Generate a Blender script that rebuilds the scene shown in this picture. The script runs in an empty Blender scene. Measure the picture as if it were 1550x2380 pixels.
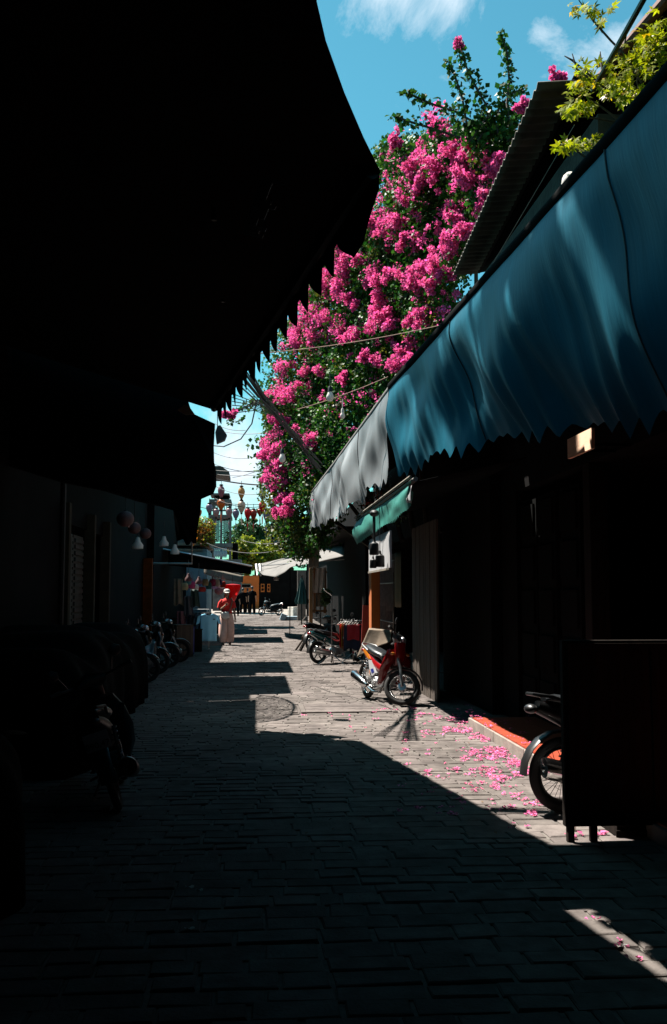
import bpy, math, random
import numpy as np
from mathutils import Vector, Matrix
R = math.radians
sc = bpy.context.scene
COL = sc.collection
rnd = random.Random(7)
# ------------------------------------------------------------------ camera
F = 2313.0                       # focal length in 1550-wide picture units
PITCH = math.atan(190/F); YAW = math.atan(180/F*math.cos(PITCH)); CH = 1.68
cam = bpy.data.cameras.new('camera'); camo = bpy.data.objects.new('camera', cam); COL.objects.link(camo)
cam.sensor_fit = 'VERTICAL'; cam.sensor_height = 36.0; cam.lens = 36.0*F/2380.0
cam.clip_start = 0.05; cam.clip_end = 3000
camo.location = (0, 0, CH); camo.rotation_euler = (math.pi/2+PITCH, 0, -YAW)
sc.camera = camo
# ------------------------------------------------------------------ sun, sky, exposure
SUN = Vector((-.42, .37, 1.0)).normalized()      # towards the sun
sl = bpy.data.lights.new('sun', 'SUN'); sl.energy = 5.0; sl.angle = R(.5); sl.color = (1, .94, .86)
so = bpy.data.objects.new('sun', sl); COL.objects.link(so)
so.rotation_euler = (-SUN).to_track_quat('-Z', 'Y').to_euler(); so.location = SUN*60
vs = sc.view_settings; vs.view_transform = 'Standard'; vs.look = 'None'; vs.gamma = 1; vs.exposure = 1.8
sc.cycles.diffuse_bounces = 1; sc.cycles.max_bounces = 8
SKY_STRENGTH = .05

def rayd(u, v):
    sy, cy, sp, cp = math.sin(YAW), math.cos(YAW), math.sin(PITCH), math.cos(PITCH)
    f = Vector((sy*cp, cy*cp, sp)); r = Vector((cy, -sy, 0)); up = Vector((-sy*sp, -cy*sp, cp))
    return f + r*((u-775)/F) + up*((1190-v)/F)
def at(u, v, Y):
    d = rayd(u, v); return Vector((0, 0, CH)) + d*(Y/d.y)
def atx(u, v, X):
    d = rayd(u, v); return Vector((0, 0, CH)) + d*(X/d.x)
def atz(u, v, z):
    d = rayd(u, v); return Vector((0, 0, CH)) + d*((z-CH)/d.z)
def G(Y): return max(0.0, Y-18)*.0085
def gnd(u, v):
    d = rayd(u, v); Y = 10
    for _ in range(60): Y = (CH-G(Y))/(-d.z)*d.y
    p = Vector((0, 0, CH)) + d*(Y/d.y); p.z = G(p.y); return p

w = bpy.data.worlds.new('World'); sc.world = w; w.use_nodes = True
nt = w.node_tree; nt.nodes.clear()
def N(t, **k):
    n = nt.nodes.new(t)
    for a, b in k.items(): setattr(n, a, b)
    return n
def wm(op, a, b=None, c=None, clamp=False):
    n = N('ShaderNodeMath', operation=op); n.use_clamp = clamp
    for i, x in enumerate((a, b, c)):
        if x is None: continue
        if hasattr(x, 'is_output'): nt.links.new(x, n.inputs[i])
        else: n.inputs[i].default_value = x
    return n.outputs[0]
out = N('ShaderNodeOutputWorld'); bg = N('ShaderNodeBackground')
sky = N('ShaderNodeTexSky', sky_type='NISHITA'); sky.sun_disc = False
sky.sun_elevation = math.asin(SUN.z); sky.sun_rotation = math.atan2(SUN.x, SUN.y)
sky.air_density = 1.0; sky.dust_density = .6; sky.ozone_density = 1.0; sky.altitude = 10
tint = N('ShaderNodeMix', data_type='RGBA', blend_type='MULTIPLY'); tint.inputs[0].default_value = 1
tint.inputs[7].default_value = (.38, .98, .86, 1)
nt.links.new(sky.outputs[0], tint.inputs[6])
tc = N('ShaderNodeTexCoord')
noi = N('ShaderNodeTexNoise'); noi.inputs['Scale'].default_value = 7; noi.inputs['Detail'].default_value = 12; noi.inputs['Roughness'].default_value = .68; noi.inputs['Distortion'].default_value = .5
nt.links.new(tc.outputs['Generated'], noi.inputs['Vector'])
nz = noi.outputs['Fac']
tot = None
for (u, v, rad, amp, ex) in [(900, -40, 5.5, .95, 1), (1050, -10, 4.2, .8, 1), (1255, 82, 2.8, .52, 1), (1450, 75, 3.6, .52, 1), (1395, 140, 3.0, .42, 1), (555, 1095, 5.5, 1.1, 1), (640, 1140, 5.0, .95, 1), (900, 170, 7, .26, 1), (840, 430, 9, .36, 1), (1080, 200, 7, .28, 1)]:
    dv = rayd(u, v).normalized()
    vd = N('ShaderNodeVectorMath', operation='DOT_PRODUCT'); vd.inputs[1].default_value = dv
    nt.links.new(tc.outputs['Generated'], vd.inputs[0])
    ang = wm('ARCCOSINE', vd.outputs['Value'])
    q = wm('MULTIPLY', wm('SUBTRACT', 1.0, wm('DIVIDE', ang, R(rad)), clamp=True), amp*1.5)
    tot = q if tot is None else wm('MAXIMUM', tot, q)
fac = wm('MULTIPLY', wm('SUBTRACT', wm('ADD', wm('MULTIPLY', nz, 3.4), wm('MULTIPLY', tot, 1.0)), 2.15), 1.0, clamp=True)
fac = wm('MULTIPLY', fac, wm('MULTIPLY', tot, 4.0, clamp=True), clamp=True)
mixc = N('ShaderNodeMix', data_type='RGBA'); mixc.inputs[7].default_value = (5.6, 6.3, 6.9, 1)
nt.links.new(fac, mixc.inputs[0]); nt.links.new(tint.outputs[2], mixc.inputs[6])
nt.links.new(mixc.outputs[2], bg.inputs[0]); bg.inputs[1].default_value = SKY_STRENGTH
nt.links.new(bg.outputs[0], out.inputs[0])

# ------------------------------------------------------------------ helpers
def tag(o, label=None, cat=None, group=None, kind=None):
    if label: o['label'] = label
    if cat: o['category'] = cat
    if group: o['group'] = group
    if kind: o['kind'] = kind
    return o
def thing(name, label, cat, loc=(0, 0, 0), rz=0, group=None, lean=0):
    o = bpy.data.objects.new(name, None); COL.objects.link(o); o.empty_display_size = .2
    o.location = loc; o.rotation_euler = (lean, 0, rz); return tag(o, label, cat, group)
def dup(o, parent=None):
    c = o.copy(); COL.objects.link(c)
    if parent is not None: c.parent = parent
    for ch in o.children: dup(ch, c)
    return c
MATS = {}; ALB = .42
def mat(name, col, rough=.7, metal=0, var=.25, scale=6, bump=.15, trans=0, coat=0, spec=.5, emis=None, stretch=None, island=0, detail=6, stain=0):
    if name in MATS: return MATS[name]
    m = bpy.data.materials.new(name); m.use_nodes = True; t = m.node_tree; ns = t.nodes; L = t.links
    b = ns['Principled BSDF']; b.inputs['Roughness'].default_value = rough; b.inputs['Metallic'].default_value = metal
    b.inputs['Specular IOR Level'].default_value = spec; b.inputs['Coat Weight'].default_value = coat
    tcn = ns.new('ShaderNodeTexCoord'); mp = ns.new('ShaderNodeMapping'); L.new(tcn.outputs['Object'], mp.inputs[0])
    if stretch: mp.inputs['Scale'].default_value = stretch
    nn = ns.new('ShaderNodeTexNoise'); nn.inputs['Scale'].default_value = scale; nn.inputs['Detail'].default_value = detail
    L.new(mp.outputs[0], nn.inputs['Vector'])
    r = ns.new('ShaderNodeValToRGB'); r.color_ramp.elements[0].position = .3; r.color_ramp.elements[1].position = .7
    c = Vector(col)*(1.0 if metal > .5 else ALB)
    r.color_ramp.elements[0].color = (*(c*(1-var)), 1); r.color_ramp.elements[1].color = (*[min(.95, x) for x in c*(1+var)], 1)
    L.new(nn.outputs['Fac'], r.inputs[0]); o = r.outputs[0]
    if island:
        g = ns.new('ShaderNodeNewGeometry'); hs = ns.new('ShaderNodeHueSaturation')
        mr = ns.new('ShaderNodeMapRange'); mr.inputs[3].default_value = 1-island; mr.inputs[4].default_value = 1+island
        L.new(g.outputs['Random Per Island'], mr.inputs[0]); L.new(mr.outputs[0], hs.inputs['Value']); L.new(o, hs.inputs['Color']); 
        mr2 = ns.new('ShaderNodeMapRange'); mr2.inputs[3].default_value = .5-island*.06; mr2.inputs[4].default_value = .5+island*.06
        wn = ns.new('ShaderNodeMath'); wn.operation = 'FRACT'; ml = ns.new('ShaderNodeMath'); ml.operation = 'MULTIPLY'; ml.inputs[1].default_value = 17.3
        L.new(g.outputs['Random Per Island'], ml.inputs[0]); L.new(ml.outputs[0], wn.inputs[0]); L.new(wn.outputs[0], mr2.inputs[0]); L.new(mr2.outputs[0], hs.inputs['Hue'])
        o = hs.outputs[0]
    if stain:
        ns_ = ns.new('ShaderNodeTexNoise'); ns_.inputs['Scale'].default_value = .9; ns_.inputs['Detail'].default_value = 7; ns_.inputs['Roughness'].default_value = .65; L.new(tcn.outputs['Object'], ns_.inputs['Vector'])
        m1 = ns.new('ShaderNodeMapRange'); m1.inputs[1].default_value = .35; m1.inputs[2].default_value = .62; m1.inputs[3].default_value = 1-stain; m1.inputs[4].default_value = 1.08; L.new(ns_.outputs['Fac'], m1.inputs[0])
        h2 = ns.new('ShaderNodeHueSaturation'); L.new(m1.outputs[0], h2.inputs['Value']); L.new(o, h2.inputs['Color']); o = h2.outputs[0]
    L.new(o, b.inputs['Base Color'])
    if bump:
        bp = ns.new('ShaderNodeBump'); bp.inputs['Strength'].default_value = bump; bp.inputs['Distance'].default_value = .01
        n2 = ns.new('ShaderNodeTexNoise'); n2.inputs['Scale'].default_value = scale*6; n2.inputs['Detail'].default_value = 4
        L.new(mp.outputs[0], n2.inputs['Vector']); L.new(n2.outputs['Fac'], bp.inputs['Height']); L.new(bp.outputs[0], b.inputs['Normal'])
    if emis: b.inputs['Emission Color'].default_value = (*emis[0], 1); b.inputs['Emission Strength'].default_value = emis[1]
    if trans:
        tr = ns.new('ShaderNodeBsdfTranslucent'); L.new(o, tr.inputs[0]); ms = ns.new('ShaderNodeMixShader'); ms.inputs[0].default_value = trans
        L.new(b.outputs[0], ms.inputs[1]); L.new(tr.outputs[0], ms.inputs[2]); L.new(ms.outputs[0], ns['Material Output'].inputs[0])
    MATS[name] = m; return m

def proj(p):
    sy, cy, sp, cp = math.sin(YAW), math.cos(YAW), math.sin(PITCH), math.cos(PITCH); p = Vector(p)-Vector((0, 0, CH))
    z = p.dot(Vector((sy*cp, cy*cp, sp))); return 775+F*p.dot(Vector((cy, -sy, 0)))/z, 1190-F*p.dot(Vector((-sy*sp, -cy*sp, cp)))/z
class MB:
    def __init__(s): s.v = []; s.f = []; s.m = []
    def add(s, vs_, fs, mi=0):
        n = len(s.v); s.v += [tuple(p) for p in vs_]; s.f += [tuple(i+n for i in f) for f in fs]; s.m += [mi]*len(fs); return s
    def box(s, c, d, rot=None, mi=0, taper=1):
        c = Vector(c); hx, hy, hz = d[0]/2, d[1]/2, d[2]/2; ps = []
        for z in (-1, 1):
            k = taper if z > 0 else 1
            for x, y in ((-1, -1), (1, -1), (1, 1), (-1, 1)):
                p = Vector((x*hx*k, y*hy*k, z*hz)); 
                if rot is not None: p = rot @ p
                ps.append(c+p)
        return s.add(ps, [(3, 2, 1, 0), (4, 5, 6, 7), (0, 1, 5, 4), (1, 2, 6, 5), (2, 3, 7, 6), (3, 0, 4, 7)], mi)
    def bb(s, x0, x1, y0, y1, z0, z1, mi=0): return s.box(((x0+x1)/2, (y0+y1)/2, (z0+z1)/2), (x1-x0, y1-y0, z1-z0), mi=mi)
    def tube(s, pts, rad, n=8, mi=0, cap=True):
        pts = [Vector(p) for p in pts]; rad = rad if isinstance(rad, (list, tuple)) else [rad]*len(pts)
        ps = []; prev = None
        for i, p in enumerate(pts):
            t = (pts[min(i+1, len(pts)-1)]-pts[max(i-1, 0)]).normalized()
            if prev is None:
                a = Vector((0, 0, 1)) if abs(t.z) < .9 else Vector((1, 0, 0)); x = t.cross(a).normalized()
            else: x = (prev - t*prev.dot(t)).normalized()
            prev = x; y = t.cross(x)
            for k in range(n):
                a = 2*math.pi*k/n; ps.append(p + (x*math.cos(a)+y*math.sin(a))*rad[i])
        fs = [(i*n+k, i*n+(k+1) % n, (i+1)*n+(k+1) % n, (i+1)*n+k) for i in range(len(pts)-1) for k in range(n)]
        if cap: fs += [tuple(range(n-1, -1, -1)), tuple(range((len(pts)-1)*n, len(pts)*n))]
        return s.add(ps, fs, mi)
    def loft(s, secs, n=12, side=(0, 1, 0), pw=2.4, mi=0):
        """secs: (point, half width along side, half height)"""
        side = Vector(side).normalized(); ps = []; P = [Vector(q[0]) for q in secs]
        for i, (p, a, b) in enumerate(secs):
            t = (P[min(i+1, len(P)-1)]-P[max(i-1, 0)]).normalized(); up = side.cross(t)
            if up.length < 1e-4: up = Vector((0, 0, 1))
            up.normalize()
            for k in range(n):
                an = 2*math.pi*k/n; c, q = math.cos(an), math.sin(an)
                c = math.copysign(abs(c)**(2/pw), c); q = math.copysign(abs(q)**(2/pw), q)
                ps.append(P[i]+side*c*a+up*q*b)
        m = len(secs)
        fs = [(i*n+k, i*n+(k+1) % n, (i+1)*n+(k+1) % n, (i+1)*n+k) for i in range(m-1) for k in range(n)]
        fs += [tuple(range(n-1, -1, -1)), tuple(range((m-1)*n, m*n))]
        return s.add(ps, fs, mi)
    def lathe(s, prof, c=(0, 0, 0), n=20, axis='z', mi=0, rib=0):
        c = Vector(c); ps = []
        for (r, h) in prof:
            for k in range(n):
                a = 2*math.pi*k/n; rr = r*(1-rib*(k % 2)); p = (rr*math.cos(a), rr*math.sin(a), h)
                if axis == 'y': p = (p[0], p[2], p[1])
                if axis == 'x': p = (p[2], p[0], p[1])
                ps.append(c+Vector(p))
        m = len(prof)
        fs = [(i*n+k, i*n+(k+1) % n, (i+1)*n+(k+1) % n, (i+1)*n+k) for i in range(m-1) for k in range(n)]
        return s.add(ps, fs, mi)
    def ring(s, c, R0, r, n=32, k=8, axis='y', sq=1.0, mi=0):
        prof = [(R0+r*math.cos(2*math.pi*j/k), r*sq*math.sin(2*math.pi*j/k)) for j in range(k+1)]
        return s.lathe(prof, c, n, axis, mi)
    def ball(s, c, r, n=14, m=8, mi=0):
        r = r if isinstance(r, (tuple, list)) else (r, r, r); c = Vector(c); ps = []
        for i in range(m+1):
            th = math.pi*(i/m*.98+.01)
            for k in range(n):
                a = 2*math.pi*k/n; ps.append(c+Vector((r[0]*math.sin(th)*math.cos(a), r[1]*math.sin(th)*math.sin(a), r[2]*math.cos(th))))
        fs = [(i*n+k, (i+1)*n+k, (i+1)*n+(k+1) % n, i*n+(k+1) % n) for i in range(m) for k in range(n)]
        fs += [tuple(range(n)), tuple(range((m+1)*n-1, m*n-1, -1))]
        return s.add(ps, fs, mi)
    def grid(s, fn, nu, nv, mi=0):
        ps = [fn(i/nu, j/nv) for i in range(nu+1) for j in range(nv+1)]
        fs = [(i*(nv+1)+j, (i+1)*(nv+1)+j, (i+1)*(nv+1)+j+1, i*(nv+1)+j+1) for i in range(nu) for j in range(nv)]
        return s.add(ps, fs, mi)
    def xf(s, M): s.v = [tuple(M @ Vector(p)) for p in s.v]; return s
    def build(s, name, mats, parent=None, smooth=True, local=False, solid=0, bevel=0, base=None):
        mats = mats if isinstance(mats, (list, tuple)) else [mats]
        off = Vector((0, 0, 0))
        if parent is not None and not local:
            q = parent
            while q is not None: off += Vector(q.location); q = q.parent
        if parent is None and not local:
            A = np.array(s.v); lo, hi = A.min(0), A.max(0); off = Vector(base) if base is not None else Vector(((lo[0]+hi[0])/2, (lo[1]+hi[1])/2, lo[2]))
        me = bpy.data.meshes.new(name); me.from_pydata([tuple(Vector(p)-off) for p in s.v], [], s.f)
        for m in mats: me.materials.append(m)
        me.polygons.foreach_set('material_index', s.m)
        if smooth: me.polygons.foreach_set('use_smooth', [True]*len(s.f))
        me.update()
        if smooth and hasattr(me, 'set_sharp_from_angle'): me.set_sharp_from_angle(angle=R(42))
        o = bpy.data.objects.new(name, me); COL.objects.link(o)
        if parent is None: o.location = off
        else: o.parent = parent
        if solid:
            md = o.modifiers.new('solid', 'SOLIDIFY'); md.thickness = solid; md.offset = 0
        if bevel:
            md = o.modifiers.new('bevel', 'BEVEL'); md.width = bevel; md.segments = 2; md.limit_method = 'ANGLE'
        return o
def single(mb, name, mats, label, cat, group=None, kind=None, **k):
    return tag(mb.build(name, mats, None, **k), label, cat, group, kind)
def sag(a, b, d, n=14): 
    a, b = Vector(a), Vector(b); return [a.lerp(b, i/n)-Vector((0, 0, d*4*(i/n)*(1-i/n))) for i in range(n+1)]
# foliage --------------------------------------------------------
def leaf_np(centers, normals_bias, size, rs, droop=.3, elong=1.0):
    n = len(centers); c = np.array(centers)
    d = rs.normal(size=(n, 3)); d[:, 2] -= droop; d /= np.linalg.norm(d, axis=1)[:, None]
    q = rs.normal(size=(n, 3))+np.array(normals_bias); q -= (q*d).sum(1)[:, None]*d; q /= np.linalg.norm(q, axis=1)[:, None]
    sd = np.cross(d, q); s = (size*rs.uniform(.6, 1.3, n))[:, None]
    v = np.stack([c, c+d*s*.45*elong+sd*s*.42+q*s*.10, c+d*s*elong, c+d*s*.45*elong-sd*s*.42+q*s*.10], 1).reshape(-1, 3)
    return v
def np_mesh(name, V, nper, m, parent=None, label=None, cat=None, kind=None, group=None):
    off = np.array(parent.location) if parent is not None else np.zeros(3)
    base = None
    if parent is None: base = np.array([(V[:, 0].min()+V[:, 0].max())/2, (V[:, 1].min()+V[:, 1].max())/2, V[:, 2].min()]); off = base
    V = V-off; n = len(V)//nper
    me = bpy.data.meshes.new(name); me.vertices.add(len(V)); me.vertices.foreach_set('co', V.astype(np.float32).ravel())
    me.loops.add(n*nper); me.loops.foreach_set('vertex_index', np.arange(n*nper, dtype=np.int32))
    me.polygons.add(n); me.polygons.foreach_set('loop_start', np.arange(0, n*nper, nper, dtype=np.int32))
    try: me.polygons.foreach_set('loop_total', np.full(n, nper, dtype=np.int32))
    except Exception: pass
    me.update(calc_edges=True); me.materials.append(m)
    o = bpy.data.objects.new(name, me); COL.objects.link(o)
    if parent is not None: o.parent = parent
    else: o.location = base
    return tag(o, label, cat, group, kind)
def clump_points(c, r, n, rs, shell=.55):
    d = rs.normal(size=(n, 3)); d /= np.linalg.norm(d, axis=1)[:, None]
    rr = np.cbrt(rs.uniform(shell**3, 1, n))[:, None]
    return np.array(c)+d*rr*np.array(r if hasattr(r, '__len__') else (r, r, r))

# ------------------------------------------------------------------ materials
M_stone = mat('paving_stone', (.285, .247, .228), rough=.9, var=.25, scale=9, bump=.5, island=.16, detail=9, spec=.08, stain=.35)
M_grout = mat('grout', (.22, .195, .17), rough=.95, var=.4, scale=12, bump=.3)
M_conc = mat('concrete', (.50, .42, .36), rough=.85, var=.25, scale=5, bump=.3, detail=8, stain=.35)
M_redtile = mat('red_tile', (.62, .075, .018), rough=.5, var=.12, scale=4, bump=.1)
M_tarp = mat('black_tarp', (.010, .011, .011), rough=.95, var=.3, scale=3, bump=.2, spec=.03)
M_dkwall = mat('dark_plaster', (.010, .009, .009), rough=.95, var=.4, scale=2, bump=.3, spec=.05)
M_dkwood = mat('dark_wood', (.022, .016, .012), rough=.9, var=.5, scale=3, bump=.4, stretch=(8, 8, .6), spec=.1)
M_oldwood = mat('weathered_wood', (.12, .085, .06), rough=.85, var=.55, scale=3, bump=.6, stretch=(8, 8, .5))
M_wood = mat('ochre_wood', (.45, .20, .06), rough=.7, var=.25, scale=4, bump=.3, stretch=(6, 6, .5))
M_orange = mat('orange_paint', (.85, .20, .015), rough=.8, var=.15, scale=4, bump=.2)
M_blue = mat('blue_vinyl', (.004, .19, .29), rough=.5, var=.22, scale=1.6, bump=.25, stretch=(1, 3.5, .45), spec=.3, detail=9)
M_greyblue = mat('faded_vinyl', (.20, .27, .31), rough=.5, var=.35, scale=1.3, bump=.3, stretch=(1, 3, .4), detail=9)
M_teal = mat('teal_vinyl', (.035, .33, .26), rough=.55, var=.2, scale=3, bump=.2, stretch=(1, 3, .4))
M_cream = mat('cream_canvas', (.42, .36, .28), rough=.85, var=.15, scale=3, bump=.2, trans=.15)
M_beige = mat('beige_cloth', (.40, .30, .21), rough=.9, var=.2, scale=4, bump=.2, trans=.15)
M_grey = mat('grey_canvas', (.30, .28, .26), rough=.85, var=.2, scale=2.5, bump=.2, trans=.1)
M_white = mat('white_paint', (.74, .73, .74), rough=.7, var=.08, scale=3, bump=.15, stretch=(1, 4, .5))
M_metal = mat('grey_metal', (.32, .31, .30), rough=.4, metal=.9, var=.25, scale=8, bump=.1)
M_dkmetal = mat('dark_metal', (.02, .02, .02), rough=.55, metal=.4, var=.3, scale=8, bump=.1)
M_rust = mat('rusty_wire', (.28, .14, .09), rough=.8, metal=.3, var=.4, scale=14)
M_cable = mat('cable_rubber', (.018, .020, .024), rough=.6, var=.2, bump=0)
M_chrome = mat('chrome', (.66, .66, .66), rough=.16, metal=1, var=.08, scale=9, bump=.03)
M_alu = mat('aluminium', (.55, .55, .55), rough=.34, metal=.9, var=.15, scale=9, bump=.05)
M_tyre = mat('tyre_rubber', (.022, .021, .020), rough=.85, var=.4, scale=16, bump=.4)
M_blk = mat('black_plastic', (.012, .012, .013), rough=.4, var=.2, scale=9, bump=.05)
M_seat = mat('seat_vinyl', (.02, .026, .032), rough=.38, var=.2, scale=12, bump=.15)
M_red = mat('red_bodywork', (.55, .012, .018), rough=.22, var=.06, scale=5, bump=0, coat=.6)
M_tealb = mat('teal_bodywork', (.02, .14, .15), rough=.22, var=.1, scale=5, bump=0, coat=.6)
M_silver = mat('silver_bodywork', (.20, .21, .22), rough=.3, metal=.5, var=.12, scale=5, bump=0, coat=.4)
M_blackb = mat('black_bodywork', (.006, .006, .007), rough=.4, var=.1, scale=5, bump=0, spec=.25)
M_decalw = mat('white_decal', (.8, .8, .82), rough=.3, var=.03, bump=0)
M_decalb = mat('blue_decal', (.03, .05, .35), rough=.3, var=.03, bump=0)
M_decalo = mat('orange_decal', (.9, .28, .02), rough=.3, var=.03, bump=0)
M_tail = mat('red_lens', (.6, .01, .01), rough=.15, var=.05, bump=0, coat=.8)
M_amber = mat('amber_lens', (.8, .2, .01), rough=.15, var=.05, bump=0, coat=.8)
M_lens = mat('clear_lens', (.5, .52, .55), rough=.08, metal=.6, var=.05, bump=0, coat=1)
M_plate = mat('plate_white', (.75, .80, .82), rough=.4, var=.05, bump=0)
M_ink = mat('black_ink', (.012, .012, .014), rough=.6, var=.05, bump=0)
M_leaf = mat('bougainvillea_leaf', (.055, .19, .018), rough=.55, var=.5, scale=.9, bump=0, trans=.32, island=.5, spec=.25)
M_leafy = mat('young_leaf', (.17, .20, .02), rough=.45, var=.4, scale=2, bump=0, trans=.45, island=.35)
M_bract = mat('pink_bract', (1.70, .21, .70), rough=.7, var=.14, scale=1.2, bump=0, trans=.42, island=.28, spec=.2)
M_bractr = mat('red_bract', (.62, .03, .05), rough=.6, var=.2, scale=2, bump=0, trans=.4, island=.3)
M_lime = mat('lime_leaf', (.50, .58, .010), rough=.6, var=.45, scale=2.2, bump=0, spec=.12, trans=.55, island=.35)
M_gold = mat('golden_leaf', (1.0, .66, .01), rough=.45, var=.2, scale=2, bump=0, trans=.55, island=.2)
M_treed = mat('dark_foliage', (.07, .17, .04), rough=.5, var=.5, scale=.6, bump=0, trans=.3, island=.5)
M_treel = mat('light_foliage', (.42, .50, .03), rough=.5, var=.5, scale=.6, bump=0, trans=.4, island=.45)
M_bark = mat('bark', (.10, .075, .055), rough=.9, var=.4, scale=9, bump=.6, stretch=(3, 3, .5))
M_skin = mat('skin', (.75, .42, .28), rough=.6, var=.08, scale=9, bump=.05)
M_hair = mat('dark_hair', (.012, .010, .009), rough=.5, var=.2, bump=.2)
M_redcloth = mat('red_cotton', (1.4, .04, .03), rough=.85, var=.15, scale=7, bump=.2)
M_bluecloth = mat('navy_cotton', (.02, .035, .09), rough=.9, var=.2, scale=7, bump=.2)
M_pinkcloth = mat('salmon_linen', (1.5, .95, .80), rough=.9, var=.14, scale=7, bump=.25)
M_tshirt = mat('skylit_white_cotton', (.70, 1.65, 2.2), rough=.9, var=.05, scale=6, bump=.15)  # white shirt with blue skylight put into its colour
M_bulb = mat('frosted_glass', (1.9, 1.75, 1.6), rough=.25, var=.05, scale=3, bump=0, trans=.25)
M_poly = mat('blue_foam', (.42, .58, .68), rough=.7, var=.1, scale=4, bump=.2)
M_cloth_w = mat('white_cloth', (1.6, 1.5, 1.4), rough=.9, var=.12, scale=4, bump=.2, trans=.2)

# ================================================================== STREET
def street():
    mb = MB(); rs = random.Random(3); y = 2.2
    while y < 62:
        d = rs.uniform(.14, .21) if y < 30 else .3
        x = -3.4+rs.uniform(-.2, 0); wob = rs.uniform(-.01, .01)
        while x < 3.75:
            L = rs.uniform(.20, .44)
            if rs.random() < .12: L = rs.uniform(.10, .16)
            if y > 30: L *= 1.4
            g = .004+rs.random()*.010; g2 = .003+rs.random()*.006
            h = rs.uniform(-.005, .004); tz = rs.uniform(-.004, .004); tx = rs.uniform(-.003, .003)
            x0, x1, y0, y1 = x+g, x+L-g, y+g2+wob+rs.uniform(-.004, .004), y+d-g2+wob+rs.uniform(-.004, .004); z = G(y)
            c = .008
            j = lambda: rs.uniform(-.005, .005)
            o = [(x0+j(), y0+j()), (x1+j(), y0+j()), (x1+j(), y1+j()), (x0+j(), y1+j())]
            mx, my = (x0+x1)/2, (y0+y1)/2
            top = [(mx+(a-mx)*(1-2*c/(x1-x0)), my+(b-my)*(1-2*c/(y1-y0)), z+h*.7+tx*(1 if a > mx else -1)+tz*(1 if b > my else -1)) for a, b in o]
            bot = [(a, b, z-.006) for a, b in o]; bt2 = [(a, b, z-.03) for a, b in o]
            mb.add(top+bot+bt2, [(0, 1, 2, 3)]+[(k+4, (k+1) % 4+4, (k+1) % 4, k) for k in range(4)]+[(k+8, (k+1) % 4+8, (k+1) % 4+4, k+4) for k in range(4)])
            x += L
        y += d
    o = mb.build('street', M_stone, None, smooth=False); tag(o, kind='structure')
    g = MB(); ys = [-60, -20, 2, 10, 18, 30, 45, 62, 90, 140, 400]
    g.grid(lambda a, b: (-200+400*b, ys[round(a*(len(ys)-1))], G(ys[round(a*(len(ys)-1))])-.013), len(ys)-1, 6)
    o = g.build('ground', M_grout, None, smooth=False); tag(o, kind='structure')
street()
# near paving behind the camera and beyond the stones
far = MB(); far.grid(lambda a, b: (-6+12*b, 62.02+a*60, G(62+a*60)-.004), 6, 2); tag(far.build('road', M_conc, None, smooth=False), kind='structure')

# drain cover slabs in the street
p = gnd(740, 1648)
t = thing('drain_cover', 'long stone drain cover with grey metal end frames in front of the red motorbike', 'drain cover', (p.x+.1, p.y, .0))
for i in range(3):
    b = MB(); b.box((p.x+.41, p.y-.34+i*.34, .004), (1.22, .30, .03)); b.build('cover_slab', M_stone, t, bevel=.006)
for k, dx in ((0, -.30), (1, 1.12)):
    b = MB()
    for j in (-.06, .06): b.box((p.x+dx+j, p.y, .006), (.07, 1.06, .03))
    b.build('end_frame', M_stone, t, bevel=.004)

# ================================================================== RIGHT: step with red tile
k0, k1 = gnd(1090, 1690), gnd(1216, 1768)
kx0, ky0, kx1, ky1 = k0.x, k0.y, k1.x, k1.y
def kx(y): return kx1+(kx0-kx1)*(y-ky1)/(ky0-ky1)
t = thing('shop_step', 'low concrete shop step with a bright orange red tiled top, pink petals at its foot', 'step', (kx(11), 9, 0))
b = MB(); yy = [5.0, 7, 9, ky1, (ky0+ky1)/2, ky0+.05]
for a, c in zip(yy[:-1], yy[1:]):
    b.add([(kx(a), a, 0-.02), (kx(c), c-.012, -.02), (kx(c), c-.012, .115), (kx(a), a, .115), (kx(a)+.9, a, -.02), (kx(c)+.9, c-.012, -.02), (kx(c)+.9, c-.012, .115), (kx(a)+.9, a, .115)],
          [(0, 3, 2, 1), (3, 7, 6, 2), (0, 4, 7, 3), (1, 2, 6, 5)])
b.build('step_block', M_conc, t, smooth=False, bevel=.006)
b = MB(); y = 5.0
while y < ky0-.2:
    for j in range(3): b.box((kx(y+.15)+.17+j*.30, y+.15, .124), (.292, .292, .014), rot=Matrix.Rotation(-math.atan((kx0-kx1)/(ky0-ky1)), 3, 'Z'))
    y += .30
b.build('tile_top', M_redtile, t, smooth=False)

# ================================================================== RIGHT BUILDINGS
bt = thing('shop_house', 'dark near shop house on the right behind the long blue awning', 'shop house', (5, 5, 0))
b = MB(); b.bb(3.45, 9, -9, 2.2, 0, 5.4); b.bb(3.45, 9, 13.0, 13.8, 0, 5.4); b.bb(6.5, 9, 2.2, 13.0, 0, 5.4); b.bb(3.45, 6.5, 2.2, 13.0, 3.05, 5.4)
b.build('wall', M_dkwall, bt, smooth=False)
b = MB(); b.bb(3.5, 6.5, 2.2, 13, -.01, .12); b.build('interior_floor', M_dkwall, bt, smooth=False)
for i, y in enumerate((4.6, 7.4, 10.2)):
    b = MB(); b.bb(3.46, 3.66, y-.11, y+.11, .12, 3.05); b.build('pillar', M_dkwood, bt, smooth=False, bevel=.01)
for i, y in enumerate((2.5, 3.4, 5.0, 5.8, 10.6, 11.5, 12.3)):
    b = MB(); b.bb(3.52, 3.57, y, y+.7, .12, 2.9)
    for k in range(5): b.bb(3.49, 3.52, y+.06, y+.64, .2+k*.55, .62+k*.55)
    b.build('door_panel', M_tarp, bt, smooth=False)
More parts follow.
